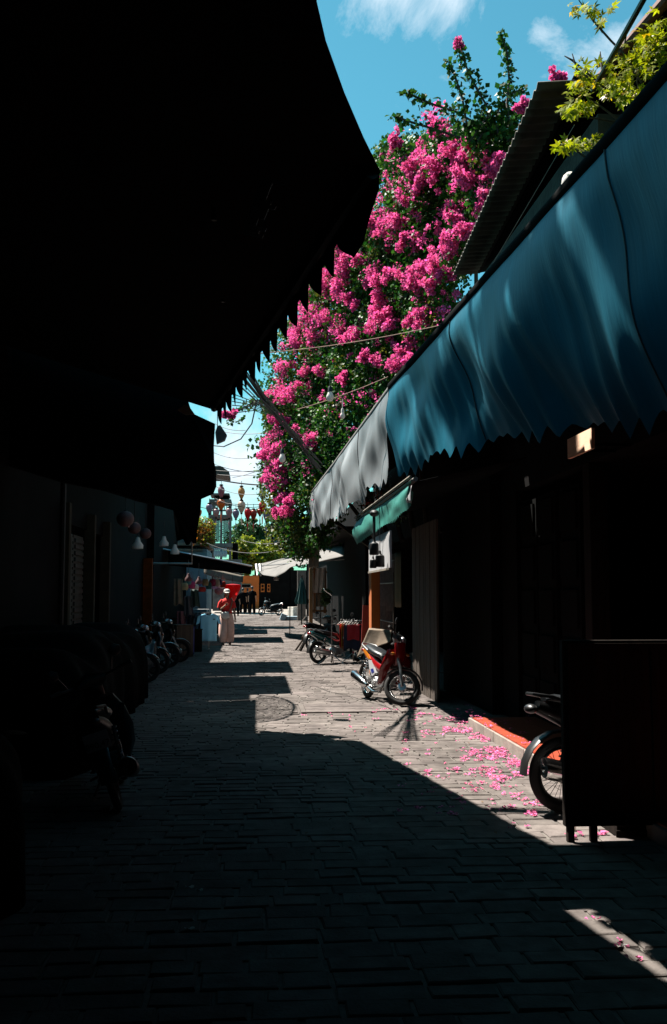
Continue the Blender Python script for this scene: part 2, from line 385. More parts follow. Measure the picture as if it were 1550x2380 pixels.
# upper storey and its corrugated eave
et = at(1250, 195, 8.0); ef = at(1052, 640, 13.4)
b = MB(); b.bb(2.85, 9, 7.9, 17.5, 4.6, 5.72); b.build('upper_wall', mat('rubble_wall', (.045, .042, .034), rough=.95, var=.7, scale=3.5, bump=.8), bt, smooth=False)
ro = thing('corrugated_roof', 'grey corrugated sheet eave sloping above the wall beside the bougainvillea', 'roof', (ef.x+.6, 11, 5.6))
b = MB()
def cor(a, q):
    P = et.lerp(ef, a); ph = math.cos(a*2*math.pi*34)*.016
    return (P.x+q*.34, P.y, P.z+ph+q*.03)
b.grid(cor, 272, 3); b.build('roof_sheet', mat('asbestos_sheet', (.24, .21, .17), rough=.9, var=.45, scale=4, bump=.4), ro, solid=.01)
b = MB()
for q in (.36, .9): b.tube([et+Vector((q, 0, .08)), ef+Vector((q, 0, .08))], .05, 6)
b.build('roof_beam', M_dkwood, ro)
b = MB(); b.grid(lambda a, q: Vector(et.lerp(ef, a))+Vector((.36+q*1.5, 0, .05+q*.35)), 10, 2); b.build('roof_sheet', M_tarp, ro, solid=.02)
# tiled roof at the top right corner
tr = thing('tiled_roof', 'dark tiled roof verge at the top right corner behind the yellow green leaves', 'roof', (4.5, 6.6, 5.6))
e0, e1 = at(1408, 172, 8.0), at(1560, -14, 8.0)
b = MB(); dd = Vector((.35, -2.6, .15))
b.add([e0, e1, e1+(e1-e0)*1.6, e1+(e1-e0)*1.6+dd, e0+dd+Vector((1.4, 0, -.1)), e0+Vector((.2, 0, -.2)), e0+Vector((3, 0, -.5))], [(0, 1, 2, 6, 5), (1, 2, 3), (0, 1, 3, 4)])
b.build('roof_slab', M_tarp, tr, smooth=False, solid=.05)
b = MB(); dn = (e1-e0).normalized()
for i in range(11):
    c = e0+(e1-e0)*(i/9.5); b.tube([c-dn*.055+Vector((0, .02, .02)), c+dn*.06+Vector((0, .02, .045))], [.05, .032], 8); b.tube([c+Vector((0, .02, .03)), c+Vector((.3, -2.4, .1))], .045, 8)
b.build('roof_tile', mat('clay_tile', (.20, .07, .05), rough=.85, var=.3, scale=8, bump=.3), tr)
# diagonal strut
b = MB(); b.tube([at(1502, -12, 6.3), at(1378, 210, 7.4)], .021, 8)
single(b, 'awning_strut', M_blk, 'black diagonal pole crossing the leaves at the top right', 'pole')

# ---------------- long blue awning (two bays)
def curtain(A, B, dropfn, amp, seed, n=150, mv=26, pitch=.3, ragged=.16, tilt=0):
    rs = random.Random(seed); L = (B-A).length
    w_ = [(rs.uniform(.6, 1.2), rs.uniform(0, 6), rs.uniform(.6, 1)) for _ in range(4)]
    def fn(a, q):
        s = a*L; P = A.lerp(B, a); k = q**1.1
        x = sum(am*math.sin(s*fr*2.6+ph+q*1.3) for fr, ph, am in w_)/4*amp*k
        x += .22*amp*k*math.sin(s*6.0+3*q+seed)*(.3+.7*k)*(.5+.5*math.sin(s*.8+seed))
        x += .30*amp*math.sin(q*3.14)*math.sin(s*2.2-q*5.5+seed*2)+.05*amp*math.sin(s*11+q*9)*q+.35*amp*math.sin(q*2.6)*math.sin(s*1.1+q*2.5+seed)+.16*amp*math.sin(q*3.14)*math.sin(s*4.7+q*7+1)
        sc_ = (s/pitch) % 1; tooth = 1-abs(2*sc_-1)**.8
        d = dropfn(a)+ragged*tooth*(.7+.5*math.sin(s*3.3+seed))
        out_ = tilt*float(np.interp(P.y, [5, 7.5, 10, 12.9], [1, .85, .45, .25]))*max(0, q-.12)**1.25-.07*math.sin(q*3.14)*(.5+.5*math.sin(s*.9+seed))
        return (P.x+x+out_, P.y+.10*k*math.sin(s*2.1+seed), P.z-d*q)
    mb = MB(); mb.grid(fn, n, mv); return mb, fn
def awning(name, label, A, B, dropfn, m, seed, back, amp=.10, roof_m=M_tarp, roll=.045, hole=False, seams=(), **k):
    t = thing(name, label, 'awning', ((A.x+B.x)/2, (A.y+B.y)/2, A.z-1))
    cb, fn = curtain(A, B, dropfn, amp, seed, **k); c = cb.build('drop_curtain', m, t)
    for us in seams:
        a = min((k/400 for k in range(401)), key=lambda q: abs(proj(A.lerp(B, q))[0]-us)); s = MB(); s.tube([Vector(fn(a, q/24))+Vector((-.004, 0, 0)) for q in range(25)], .0065, 6); s.build('seam', M_cable, c)
    r = MB(); r.tube([A+Vector((.03, 0, .03)), A.lerp(B, .5)+Vector((.03, 0, .0)), B+Vector((.03, 0, .03))], roll, 10); r.build('roller_bar', M_tarp if m is M_blue else M_grey, t)
    r = MB(); r.grid(lambda a, q: A.lerp(B, a)+Vector((.05, 0, .0))+Vector(back)*q-Vector((0, 0, 0 if hole else .06*math.sin(a*9)*math.sin(q*3.1))), 300 if hole else 12, 50 if hole else 4)
    if hole:
        keep = []  # hole added so sun reaches the pale board below
        for f in r.f:
            cx, cy = sum(r.v[i][0] for i in f)/4, sum(r.v[i][1] for i in f)/4; ex = cx-A.lerp(B, (cy-A.y)/(B.y-A.y)).x
            keep.append(not ((.45 < ex < .57+.02*math.sin(cy*40) and 9.12 < cy < 9.92) or (.38 < ex < .72 and 9.34 < cy-.5*(ex-.5) < 9.50)))
        r.f = [f for f, q in zip(r.f, keep) if q]; r.m = [0]*len(r.f)
    r.build('canopy_sheet', roof_m, t, solid=.01)
    return t
A0 = at(1552, 166, 5.1); A1 = at(905, 903, 12.9)
d0 = (A0-A1); A00 = A0+d0*.55
A1b = A1+Vector((0, 0, 0))
def drop1(a): # from A00 to A1
    y = A00.y+(A1.y-A00.y)*a
    return np.interp(y, [1, 5.5, 7, 9.5, 12.2, 12.9], [1.8, 1.72, 1.56, 1.22, 1.10, 1.14])
awning('blue_awning', 'long blue vinyl awning with ragged scalloped drop curtain, nearest on the right side', A00, A1b, drop1, M_blue, 2, (1.75, 0, .35), amp=.13, n=260, mv=30, pitch=.33, ragged=.15, tilt=.62, roll=.06, seams=(1405, 1048), hole=True)
B0 = at(903, 908, 13.1); B1 = at(711, 1163, 27.5)
def drop2(a): return np.interp(a, [0, .3, .7, 1], [1.05, 1.15, 1.0, .82])
M_bay = mat('faded_blue_vinyl', (.33, .35, .36), rough=.55, var=.5, scale=.9, bump=.35, stretch=(1, 1.2, .5), detail=8)
awning('faded_awning', 'sun bleached grey blue awning bay with torn fringe beyond the blue one', B0, B1, drop2, M_bay, 5, (1.7, 0, .35), amp=.12, n=220, mv=22, pitch=.42, ragged=.14, seams=(770, 835))
b = MB(); b.bb(3.02, 3.05, 8.72, 9.42, 2.99, 3.18)  # board added where the sun through the awning hole lands
sb_ = single(b, 'sun_patch_board', mat('pale_patch_board', (1.9, 1.25, .85), var=.1, stretch=(6, 1, 6)), 'pale board added under the blue awning to catch one bright patch of sun', 'board', smooth=False)
for y in (8.9, 9.3):
    b = MB(); b.bb(.016, .42, y-9.07-.015, y-9.07+.015, .05, .08); b.build('bracket', M_tarp, sb_, smooth=False, local=True)
# unseen sheet added above the frame to cut sky light on the paving
t = thing('sky_blocker', 'dark sheet added out of view above the lane to block sky light', 'tarp', (2.2, 4.2, 7.0))
b = MB(); b.grid(lambda a, q: (.8+2.9*a, .5+6.8*q, 7.0-.25*math.sin(a*3.14)*math.sin(q*3.14)), 12, 20); b.build('canvas', M_tarp, t, solid=.01)
b = MB(); b.tube([(.8, .5, 7.0), (-3.4, .5, 6.4)], .012, 5); b.build('rope', M_cable, t)
b = MB(); b.tube([(.8, 7.3, 7.0), (-3.4, 6.4, 6.4)], .012, 5); b.build('rope', M_cable, t)
# ---------------- small teal awning under it
T0 = atx(960, 1119, 1.80); T1 = atx(829, 1211, 1.80)
def drop3(a): return np.interp(a, [0, .03, .08, .6, 1], [.12, .24, .29, .34, .42])
t = awning('teal_awning', 'small teal awning with serrated valance and pale border, hanging below the blue awning', T0, T1, drop3, M_teal, 9, (1.3, 0, .30), amp=.03, n=200, mv=10, pitch=.16, ragged=.05, roll=.03)
b = MB()
for i in range(2): b.tube([T0+Vector((-.01-.02*i, 0, .01+.045*i)), T1+Vector((-.01-.02*i, 0, .01+.045*i))], .018, 6)
b.build('front_rail', M_cream, t)
b = MB(); b.grid(lambda a, q: (T0.x-.022-.012*math.sin(q*3), T0.y-.03+a*.38, T0.z-.05-q*.21*(1-.3*a)+.0), 4, 5); b.build('patch', M_white, t, solid=.003)
def text(body, size, loc, rot, m, name, parent=None, ext=.003, align='CENTER'):
    cu = bpy.data.curves.new(name, 'FONT'); cu.body = body; cu.size = size; cu.extrude = ext; cu.align_x = align; cu.align_y = 'CENTER'
    o = bpy.data.objects.new(name, cu); COL.objects.link(o); o.matrix_world = Matrix.Translation(loc) @ rot
    dg = bpy.context.evaluated_depsgraph_get(); me = bpy.data.meshes.new_from_object(o.evaluated_get(dg)); M = o.matrix_world.copy()
    bpy.data.objects.remove(o); o = bpy.data.objects.new(name, me); COL.objects.link(o); me.materials.clear(); me.materials.append(m)
    o.matrix_world = M
    if parent is not None:
        o.parent = parent; off = Vector((0, 0, 0)); q = parent
        while q is not None: off += Vector(q.location); q = q.parent
        o.matrix_parent_inverse = Matrix.Identity(4); o.matrix_basis = Matrix.Translation(-off) @ M
    return o
RX = Matrix(((0, 0, -1, 0), (-1, 0, 0, 0), (0, 1, 0, 0), (0, 0, 0, 1)))     # text facing -X, reading towards -Y
text('ID', .09, (T0.x-.05, T0.y+.12, T0.z-.21), RX, M_ink, 'lettering', t)
# pole bracket with hanging lamps
pb = atx(870, 1198, 1.66)
t = thing('hanging_lamp', 'upper dark bell lamp on a thick pole under the teal awning, before the white board', 'lamp', (pb.x, pb.y, 2.2))
c = at(869.5, 1278, pb.y)
b = MB(); b.tube([pb+Vector((0, 0, .04)), (c.x, c.y, c.z+.10)], .018, 8); b.build('pole', M_dkmetal, t)
LP = [(.015, .16), (.022, .12), (.03, .105), (.06, .09), (.066, .07), (.068, -.06), (.062, -.072), (.0, -.072)]
b = MB(); b.lathe([(r, h) for r, h in LP], c, 20); b.build('lamp_shade', M_dkmetal, t)
b = MB(); b.ball(pb+Vector((0, 0, .03)), (.07, .12, .05)); b.build('bracket', M_dkmetal, t)
for (u, v, s, lab) in ((883, 1306, 1.0, 'lower right dark bell lamp on a thin cord before the white board'), (867, 1312, .72, 'small lower left dark bell lamp before the white board')):
    c = at(u, v, pb.y+.15)
    t = thing('hanging_lamp', lab, 'lamp', (c.x, c.y, c.z-.1)); b = MB(); b.tube([c+Vector((0, 0, .1)), (c.x, c.y, 2.95)], .006, 6); b.build('cord', M_cable, t)
    b = MB(); b.lathe([(r*s, h*s) for r, h in LP], c, 20); b.build('lamp_shade', M_dkmetal, t)
# white board
s0 = atx(906, 1319, 1.86); s1 = atx(857, 1329, 1.86)
t = thing('white_board', 'white painted wooden board hanging above the orange pillar behind the bell lamps', 'board', (1.88, (s0.y+s1.y)/2, s0.z))
n = 7
for i in range(n):
    ya, yb = s0.y+(s1.y-s0.y)*i/n, s0.y+(s1.y-s0.y)*(i+1)/n
    b = MB(); b.bb(1.86, 1.89, ya+.006, yb-.006, s0.z+.0, s0.z+.52); b.build('plank', M_white, t, smooth=False)
b = MB(); b.bb(1.845, 1.865, s0.y, s1.y, s0.z-.03, s0.z-.001); b.build('bottom_rail', M_cream, t, smooth=False)
# orange pillar
g = gnd(873, 1560)
t = thing('orange_pillar', 'orange painted pillar with a sunlit left edge below the white board', 'pillar', (2.30, 19.2, 0))
c = at(873, 1400, 19.2)
b = MB(); b.bb(c.x-.085, c.x+.085, 19.2, 19.6, 0, 2.3); b.build('shaft', M_orange, t, smooth=False, bevel=.008)
b = MB(); b.bb(c.x-.11, c.x+.11, 19.17, 19.63, 0, .12); b.build('base', M_conc, t, smooth=False, bevel=.008)
# second right house
b2 = thing('shop_house', 'dark open shop in the middle right, hung with goods behind the parked motorbikes', 'shop house', (6, 22, 0))
b = MB(); b.bb(3.3, 9, 13.85, 17.5, 0, 4.6); b.bb(3.3, 9, 27.6, 28.0, 0, 5.6); b.bb(6, 9, 17.5, 27.6, 0, 5.6); b.bb(3.3, 6, 17.5, 27.6, 2.9, 5.6); b.build('wall', M_dkwall, b2, smooth=False)
b = MB()
for y in np.arange(19.9, 22.4, .16): b.tube([(2.75, y, .1), (2.75, y, 2.35)], .008, 5)
for z in (.3, 1.1, 1.9, 2.35): b.tube([(2.75, 19.8, z), (2.75, 22.4, z)], .012, 5)
b.build('window_grille', M_metal, b2)
b = MB(); b.tube([at(915, 1330, 17.4), at(915, 1482, 17.4)], .012, 6); b.build('corner_rail', M_oldwood, b2)
b = MB(); y = 15.4
while y < 17.7:
    b.bb(2.80+rnd.uniform(0, .012), 2.84, y+.004, y+.196, 0, 2.85); y += .2
single(b, 'plank_screen', M_oldwood, 'weathered grey brown plank screen standing right of the red motorbike', 'screen', smooth=False)
# hanging textiles in the shop
cols = [mat('ochre_textile', (.20, .15, .05), var=.2), mat('brown_textile', (.16, .07, .04), var=.2), mat('maroon_textile', (.10, .02, .02), var=.2), mat('olive_textile', (.10, .10, .04), var=.2), M_bluecloth]
for i in range(5):
    y0 = 20.2+i*1.2; 
    b = MB(); b.grid(lambda a, q: (2.95+.03*math.sin(a*9+i), y0+a*1.05, 2.55-q*(1.15+.1*(i % 2))), 12, 8)
    single(b, 'hanging_textile', cols[i], ['ochre cloth hanging in the shop beside the orange pillar', 'brown cloth hanging second from the orange pillar', 'maroon cloth hanging third from the orange pillar', 'olive cloth hanging fourth from the orange pillar', 'navy cloth hanging farthest from the orange pillar'][i], 'cloth', 'cloths hung in the middle shop', solid=.004)
b = MB(); c = at(806, 1452, 21.5); b.bb(c.x-.02, c.x+.02, c.y, c.y+.9, c.z-.5, c.z+.27)
b = MB(); c = at(855, 1450, 20.2); b.box((c.x, c.y, c.z), (.24, .05, .75), rot=Matrix.Rotation(.05, 3, 'Y'))
single(b, 'notice_board', mat('deep_red_paint', (.40, .03, .015), rough=.6), 'upright dark red panel left of the orange pillar', 'panel', smooth=False)

# gray sagging canvas awning further on
GY = 36
t = thing('canvas_awning', 'sagging grey canvas awning reaching over the street in the middle distance', 'awning', (1.2, GY, 2.4))
topc = [(594, 1311), (612, 1309), (640, 1302), (680, 1293), (719, 1284), (760, 1273), (800, 1262)]
botc = [(597, 1322), (610, 1336), (641, 1341), (662, 1330), (675, 1318), (725, 1309), (800, 1292)]
def gi(cv, a): k = a*(len(cv)-1); i = min(int(k), len(cv)-2); f = k-i; return (cv[i][0]*(1-f)+cv[i+1][0]*f, cv[i][1]*(1-f)+cv[i+1][1]*f)
def gsh(a, q):
    T_ = at(*gi(topc, a), 40-a*5); B_ = at(*gi(botc, a), 36.5-a*7); s_ = T_.lerp(B_, q)
    s_.z -= .05*math.sin(q*3.14)*math.sin(a*11); return s_
b = MB(); b.grid(gsh, 40, 12); b.build('canvas', M_grey, t, solid=.01)
b = MB(); b.tube([at(597, 1316, 38), at(800, 1300, 30.5)], .02, 6)
for u in (604, 612): b.tube([at(u-8, 1313, 37), at(u-6, 1338, 36.6)], [.07, .03], 8)
b.build('front_bar', M_metal, t)
for (u, v, lab) in ((713.5, 1478, 'tall dark pole holding the grey canvas awning'), (673.5, 1475, 'thin dark pole standing alone in the street under the grey awning')):
    p = gnd(u, v); b = MB(); b.tube([p, (p.x, p.y, 1.68+(1380-1310)/F*p.y)], .028 if u > 700 else .018, 8); b.box((p.x, p.y, p.z+.01), (.1, .1, .02))
    single(b, 'awning_pole', M_dkmetal, lab, 'pole', 'poles of the grey awning')
p = at(642, 1343, 36.4); t = thing('bulb_lamp', 'white bulb hanging below the grey canvas awning', 'lamp', p); b = MB(); b.lathe([(.0, -.1), (.09, -.09), (.10, -.02), (.07, .06), (.03, .08), (0, .08)], p, 14); b.build('bulb', M_bulb, t); b = MB(); b.tube([p+Vector((0, 0, .05)), p+Vector((0, 0, .2))], .02, 6); b.build('socket', M_blk, t)
# beige hanging strip
def strip(name, m, lab, u0, v0, u1, v1, Y, sl=.1, amp=.03, nl=16):
    P = at(u0, v0, Y); Q = at(u1, v0, Y-.4); Rr = at(u0, v1, Y)
    b = MB(); b.grid(lambda a, q: P.lerp(Q, a)+Vector((-sl*q*.4, amp*math.sin(a*12+q*2), (Rr.z-P.z)*q*(1-.08*abs(math.sin(a*9)))+ (Q.z-P.z)*0)), nl, 12)
    return single(b, name, m, lab, 'cloth', solid=.006)
strip('hanging_canvas', M_beige, 'frayed beige canvas strip hanging at the end of the faded awning', 720, 1256, 744, 1322, 27.2)
# shop 3 on the right beneath grey awning
b3 = thing('market_shop', 'dark shop front under the grey canvas awning with pale doorway slab', 'shop', (5, 40, 0))
b = MB(); b.bb(3.1, 8, 28.2, 60, 0, 4.6); b.build('wall', M_dkwall, b3, smooth=False)
b = MB(); b.bb(2.3, 8, 28.2, 44, 3.5, 3.6); b.bb(2.4, 8, 44, 60, 4.62, 4.7); b.build('roof', M_dkwood, b3, smooth=False)  # overhang added to keep sun off the shop wall
c = at(700, 1380, 52); b = MB(); b.bb(c.x-.2, c.x+.25, 52, 52.2, G(52), 2.9); b.build('doorway_slab', M_conc, b3, smooth=False)
for (u0, u1, v0, v1, Y, m, lab) in ((719, 727, 1320, 1458, 44.6, M_wood, 'ochre wooden post left of the parked motorbikes'),):
    a, c = at(u0, v0, Y), at(u1, v1, Y); b = MB(); b.bb(a.x, c.x, Y, Y+.2, G(Y), a.z); single(b, 'wooden_post', m, lab, 'post', smooth=False, bevel=.01)
# sunlit timber frame with translucent sheets
t = thing('timber_rack', 'ochre timber stall frame draped with thin white plastic sheets', 'stall', (at(742, 1400, 34).x, 34, G(34)))
b = MB()
for u in (731, 755): b.box(at(u, 1372, 34), (.09, .09, 1.55))
for v in (1330, 1378, 1420): b.box(at(743, v, 34), (.50, .07, .07))
b.build('frame', M_wood, t, smooth=False)
b = MB(); b.grid(lambda a, q: at(733+a*24-4*q, 1320+q*58, 33.8+.05*math.sin(a*14)), 16, 8); b.build('plastic_sheet', M_cloth_w, t)
b = MB(); b.grid(lambda a, q: at(735+a*20, 1380+q*30, 33.8+.05*math.sin(a*10)), 12, 6); b.build('plastic_sheet', M_beige, t)
# potted shrub beside it
rs = np.random.RandomState(4); c = at(745, 1390, 31)
t = thing('potted_shrub', 'small dark green shrub growing before the ochre stall frame', 'plant', (c.x, c.y, G(31)))
np_mesh('foliage', np.vstack([leaf_np(clump_points(c+Vector((rs.uniform(-.12, .2), 0, rs.uniform(-.15, .2))), .16, 160, rs), (0, 0, 1), .06, rs) for _ in range(5)]), 4, M_treed, t)
b = MB(); b.tube([(c.x, c.y, G(31)+.3), (c.x, c.y, c.z)], .02); b.build('stem', M_bark, t)
b = MB(); b.lathe([(0, 0), (.13, 0), (.18, .32), (.15, .32), (.14, .28), (0, .28)], (c.x, c.y, G(31)), 16); b.build('pot', M_dkwall, t)
# folded teal parasol
c = gnd(702, 1452); 
t = thing('folded_parasol', 'folded dark teal market parasol standing against the pale doorway', 'parasol', c)
s_ = c.y/F; h = lambda v: CH+(1380-v)*s_+ (c.z*0)
b = MB(); b.lathe([(.01, h(1340)), (.10, h(1350)), (.26, h(1385)), (.36, h(1398)), (.30, h(1404)), (.05, h(1402))], (at(701, 1380, c.y).x, c.y, 0), 18, rib=.3); b.build('canopy', mat('teal_cloth', (.02, .14, .13), rough=.8, var=.3), t)
b = MB(); b.tube([(at(701, 1380, c.y).x, c.y, c.z), (at(701, 1380, c.y).x, c.y, h(1338))], .03, 8); b.build('pole', M_dkmetal, t)
# concrete block and foam
c = gnd(686, 1440)
t = thing('concrete_block', 'square pale concrete block with mottled sides standing beside the street', 'block', c)
b = MB(); b.box((c.x, c.y, c.z+.08+.30), (.60, .60, .60), rot=Matrix.Rotation(.5, 3, 'Z')); b.build('block', mat('pale_concrete', (1.3, 1.15, 1.0), rough=.9, var=.35, scale=7, bump=.4), t, smooth=False, bevel=.02)
b = MB(); b.lathe([(.26, c.z+.66), (.26, c.z+.685), (.0, c.z+.685)], (c.x, c.y, 0), 20, rib=0); b.build('rim', M_conc, t)
b = MB(); b.box((c.x-.12, c.y-.9, c.z+.10), (1.35, .8, .2)); single(b, 'foam_box', M_poly, 'flat pale blue foam box lying in front of the concrete block', 'box', smooth=False, bevel=.03)
b = MB(); b.box((c.x-.68, c.y-1.3, c.z+.16), (.28, .5, .34), rot=Matrix.Rotation(.35, 3, 'Y')); single(b, 'foam_box', M_poly, 'tilted pale blue foam lid leaning left of the foam box', 'lid', smooth=False, bevel=.02)
# A frame supports
t = thing('trestle', 'brown wooden trestle with splayed legs at the left edge of the right side stalls', 'trestle', gnd(700, 1510))
b = MB()
b.box((0, 0, 0), (.001, .001, .001))
b = MB(); b.tube([gnd(687, 1511), at(711, 1477, 28)], .035, 4); b.build('leg', M_oldwood, t)
b = MB(); b.tube([gnd(697, 1513), at(712, 1484, 28)], .045, 4); b.build('leg', M_dkwood, t)
b = MB(); b.tube([at(702, 1482, 28.1), at(722, 1460, 28.6)], .05, 4); b.build('crossbar', M_oldwood, t)
b = MB(); b.tube([gnd(694, 1453), at(709, 1434, 50)], .03, 4); single(b, 'plank', M_oldwood, 'short brown plank leaning beside the concrete block', 'plank')

# ================================================================== MOTORBIKES
def bike(label, cat, loc, rz, body, steer=0, lean=-.10, group=None, stripes=False, scale=1.0, muff=None, plate=False, spokes=True, scooter=False, name='motorbike', dark=False):
    M_tail = MATS['black_plastic'] if dark else MATS['red_lens']
    M_chrome, M_alu = (MATS['black_plastic'], MATS['black_plastic']) if dark else (MATS['chrome'], MATS['aluminium'])  # dark bikes: shade put into metal and lens colours as plain black
    muff = muff or M_alu
    t = thing(name, label, cat, loc, rz, group, lean); t.scale = (scale,)*3
    rw, wr = .265, .032
    ra, fa = Vector((-.61, 0, rw+.002)), Vector((.62, 0, rw+.002)); head = Vector((.36, 0, .86)); ax = (head-fa).normalized()
    SM = Matrix.Translation(head) @ Matrix.Rotation(steer, 4, ax) @ Matrix.Translation(-head)
    def wheel(c, M, nm):
        e = bpy.data.objects.new(nm, None); COL.objects.link(e); e.parent = t
        b = MB(); b.ring(c, rw-.036, .036, 40, 10, 'y', .85).xf(M); b.build('tyre', M_tyre, e, local=True)
        b = MB(); b.ring(c, rw-.078, .013, 40, 8, 'y', 1.6).xf(M); b.build('rim', M_chrome if spokes else M_blk, e, local=True)
        b = MB()
        if spokes:
            for k in range(28):
                a = 2*math.pi*k/28; s_ = 1 if k % 2 else -1
                b.tube([c+Vector((.035*math.cos(a+.6*s_), .03*s_, .035*math.sin(a+.6*s_))), c+Vector(((rw-.082)*math.cos(a), 0, (rw-.082)*math.sin(a)))], .0024, 4)
        else:
            for k in range(5):
                a = 2*math.pi*k/5; b.tube([c+Vector((.03*math.cos(a), 0, .03*math.sin(a))), c+Vector(((rw-.08)*math.cos(a+.2), 0, (rw-.08)*math.sin(a+.2)))], [.022, .014], 6)
        b.xf(M); b.build('spokes', M_alu if spokes else M_blk, e, local=True)
        b = MB(); b.lathe([(0, -.055), (.06, -.05), (.065, 0), (.06, .05), (0, .055)], c, 18, 'y').xf(M); b.build('hub', M_alu, e, local=True)
    I = Matrix.Identity(4)
    wheel(ra, I, 'rear_wheel'); wheel(fa, SM, 'front_wheel')
    P = lambda mb, nm, m, par=t, **k: mb.build(nm, m, par, local=True, **k)
    b = MB()
    for s_ in (-1, 1): b.tube([fa+Vector((0, .065*s_, 0)), fa+Vector((0, .065*s_, 0))+ax*.25, head+Vector((0, .055*s_, -.08))], [.026, .024, .02], 8)
    P(b.xf(SM), 'front_fork', M_alu)
    b = MB(); secs = []
    for k in range(11):
        a = R(155-k*14.5) if not scooter else R(150-k*12)
        secs.append((fa+Vector((math.cos(a)*(rw+.03), 0, math.sin(a)*(rw+.03))), .055*(1-.4*(k/10)**3), .012))
    P(b.loft(secs, 10).xf(SM), 'front_fender', body if stripes is False else M_blackb)
    b = MB(); secs = []
    for k in range(9):
        a = R(35+k*18); secs.append((ra+Vector((math.cos(a)*(rw+.045), 0, math.sin(a)*(rw+.045))), .06, .012))
    P(b.loft(secs, 10), 'rear_fender', M_blk)
    # leg shield
    w1 = .21 if scooter else .17
    b = MB()
    for s_ in (-1, 1):
        secs = [(Vector((.36, s_*.09, .80)), .07, .05), (Vector((.38, s_*w1*.75, .66)), .10, .045), (Vector((.33, s_*w1, .50)), .085, .03), (Vector((.24, s_*w1, .36)), .06, .02), (Vector((.10, s_*w1*.8, .27)), .03, .012)]
        b.loft(secs, 12)
    b.loft([(Vector((.42, 0, .90)), .09, .05), (Vector((.47, 0, .72)), .09, .05), (Vector((.43, 0, .58)), .06, .04)], 12)
    P(b, 'leg_shield', mat('shaded_red_bodywork', (.30, .008, .01), rough=.25, var=.06, bump=0, coat=.4) if body is M_red else body)  # darker red: shade on the bike's front put into the colour
    b = MB(); b.loft([(Vector((.30, -.2, .60)), .02, .10), (Vector((.33, 0, .66)), .03, .14), (Vector((.30, .2, .60)), .02, .10)], 12, side=(1, 0, 0)); P(b, 'inner_shield', M_blk)
    # spine and side body
    b = MB()
    hh = .055 if not scooter else .13
    b.loft([(Vector((.33, 0, .62)), .06, .06), (Vector((.12, 0, .48)), .075, .07), (Vector((-.10, 0, .50)), .09, .09), (Vector((-.28, 0, .57)), .12, .10), (Vector((-.55, 0, .66)), .11, .08), (Vector((-.80, 0, .75)), .06, .045)], 16)
    if scooter: b.loft([(Vector((.30, 0, .30)), .16, .04), (Vector((.05, 0, .28)), .16, .05), (Vector((-.15, 0, .38)), .17, .13), (Vector((-.4, 0, .50)), .18, .17), (Vector((-.7, 0, .60)), .13, .11), (Vector((-.86, 0, .66)), .05, .05)], 16)
    sb = P(b, 'body_panel', body)
    if stripes:
        for (pts, m) in (([(-.20, .50), (-.10, .42), (-.22, .36), (-.34, .46), (-.42, .60), (-.30, .60)], M_decalw), ([(-.20, .48), (-.15, .43), (-.23, .40), (-.29, .46)], M_decalb), ([(-.34, .62), (-.42, .61), (-.64, .72), (-.62, .76)], M_decalo)):
            for s_ in (-1, 1):
                b = MB(); off = .124 if m is not M_decalb else .128
                b.add([(x, s_*off, z) for x, z in pts]+[(x, s_*(off-.03), z) for x, z in pts], [tuple(range(len(pts)))[::-s_], tuple(range(len(pts), 2*len(pts)))[::s_]]+[(i, (i+1) % len(pts), len(pts)+(i+1) % len(pts), len(pts)+i) for i in range(len(pts))])
                P(b, 'decal', m, sb, smooth=False)
    b = MB(); b.loft([(Vector((.02, 0, .60)), .06, .03), (Vector((-.05, 0, .68)), .11, .05), (Vector((-.25, 0, .715)), .14, .055), (Vector((-.45, 0, .755)), .13, .055), (Vector((-.66, 0, .80)), .09, .035), (Vector((-.74, 0, .80)), .05, .015)], 16); P(b, 'seat', M_seat)
    b = MB(); b.tube([(-.50, .11, .74), (-.72, .12, .82), (-.84, .06, .84), (-.84, -.06, .84), (-.72, -.12, .82), (-.50, -.11, .74)], .013, 8); P(b, 'grab_rail', M_alu)
    # engine
    b = MB(); b.lathe([(0, -.13), (.09, -.12), (.115, -.08), (.115, .08), (.09, .12), (0, .13)], (-.12, 0, .27), 18, 'y'); b.box((.06, 0, .30), (.22, .16, .15), rot=Matrix.Rotation(-.15, 3, 'Y'))
    for k in range(6): b.box((.0+k*.032, 0, .30+k*.003), (.008, .20, .17))
    b.tube([(-.12, -.13, .27), (-.12, -.15, .27)], .05, 12)
    P(b, 'engine', M_alu)
    b = MB(); b.tube([(.14, -.08, .24), (.12, -.12, .15), (-.1, -.14, .14), (-.32, -.15, .20)], .018, 8); b.lathe([(.02, -.30), (.055, -.36), (.07, -.42), (.078, -.80), (.07, -.83), (.03, -.835), (0, -.81)], (0, 0, 0), 18, 'x').xf(Matrix.Identity(4))
    n0 = len(b.v)-7*18
    for i in range(n0, len(b.v)):
        x, y, z = b.v[i]; b.v[i] = (x, y-.16, z+.22+(-x-.3)*.22)
    P(b, 'muffler', muff)
    b = MB(); b.tube([(-.42, -.165, .33), (-.62, -.175, .30)], .02, 8); b.box((-.60, -.13, .33), (.30, .01, .03)); P(b, 'heat_guard', M_blk)
    b = MB()
    for s_ in (-1, 1): b.tube([(-.12, s_*.08, .28), (-.61, s_*.08, rw)], .02, 8)
    P(b, 'swing_arm', M_blk)
    for s_ in (-1, 1):
        b = MB(); p0, p1 = Vector((-.58, s_*.11, .33)), Vector((-.46, s_*.12, .62)); pts = []
        for k in range(73):
            q = k/72; a = q*2*math.pi*8; pts.append(p0.lerp(p1, q)+Vector((math.cos(a)*.026, math.sin(a)*.026, 0)))
        b.tube(pts, .006, 5); b.tube([p0, p1], .012, 8); P(b, 'shock_absorber', M_chrome)
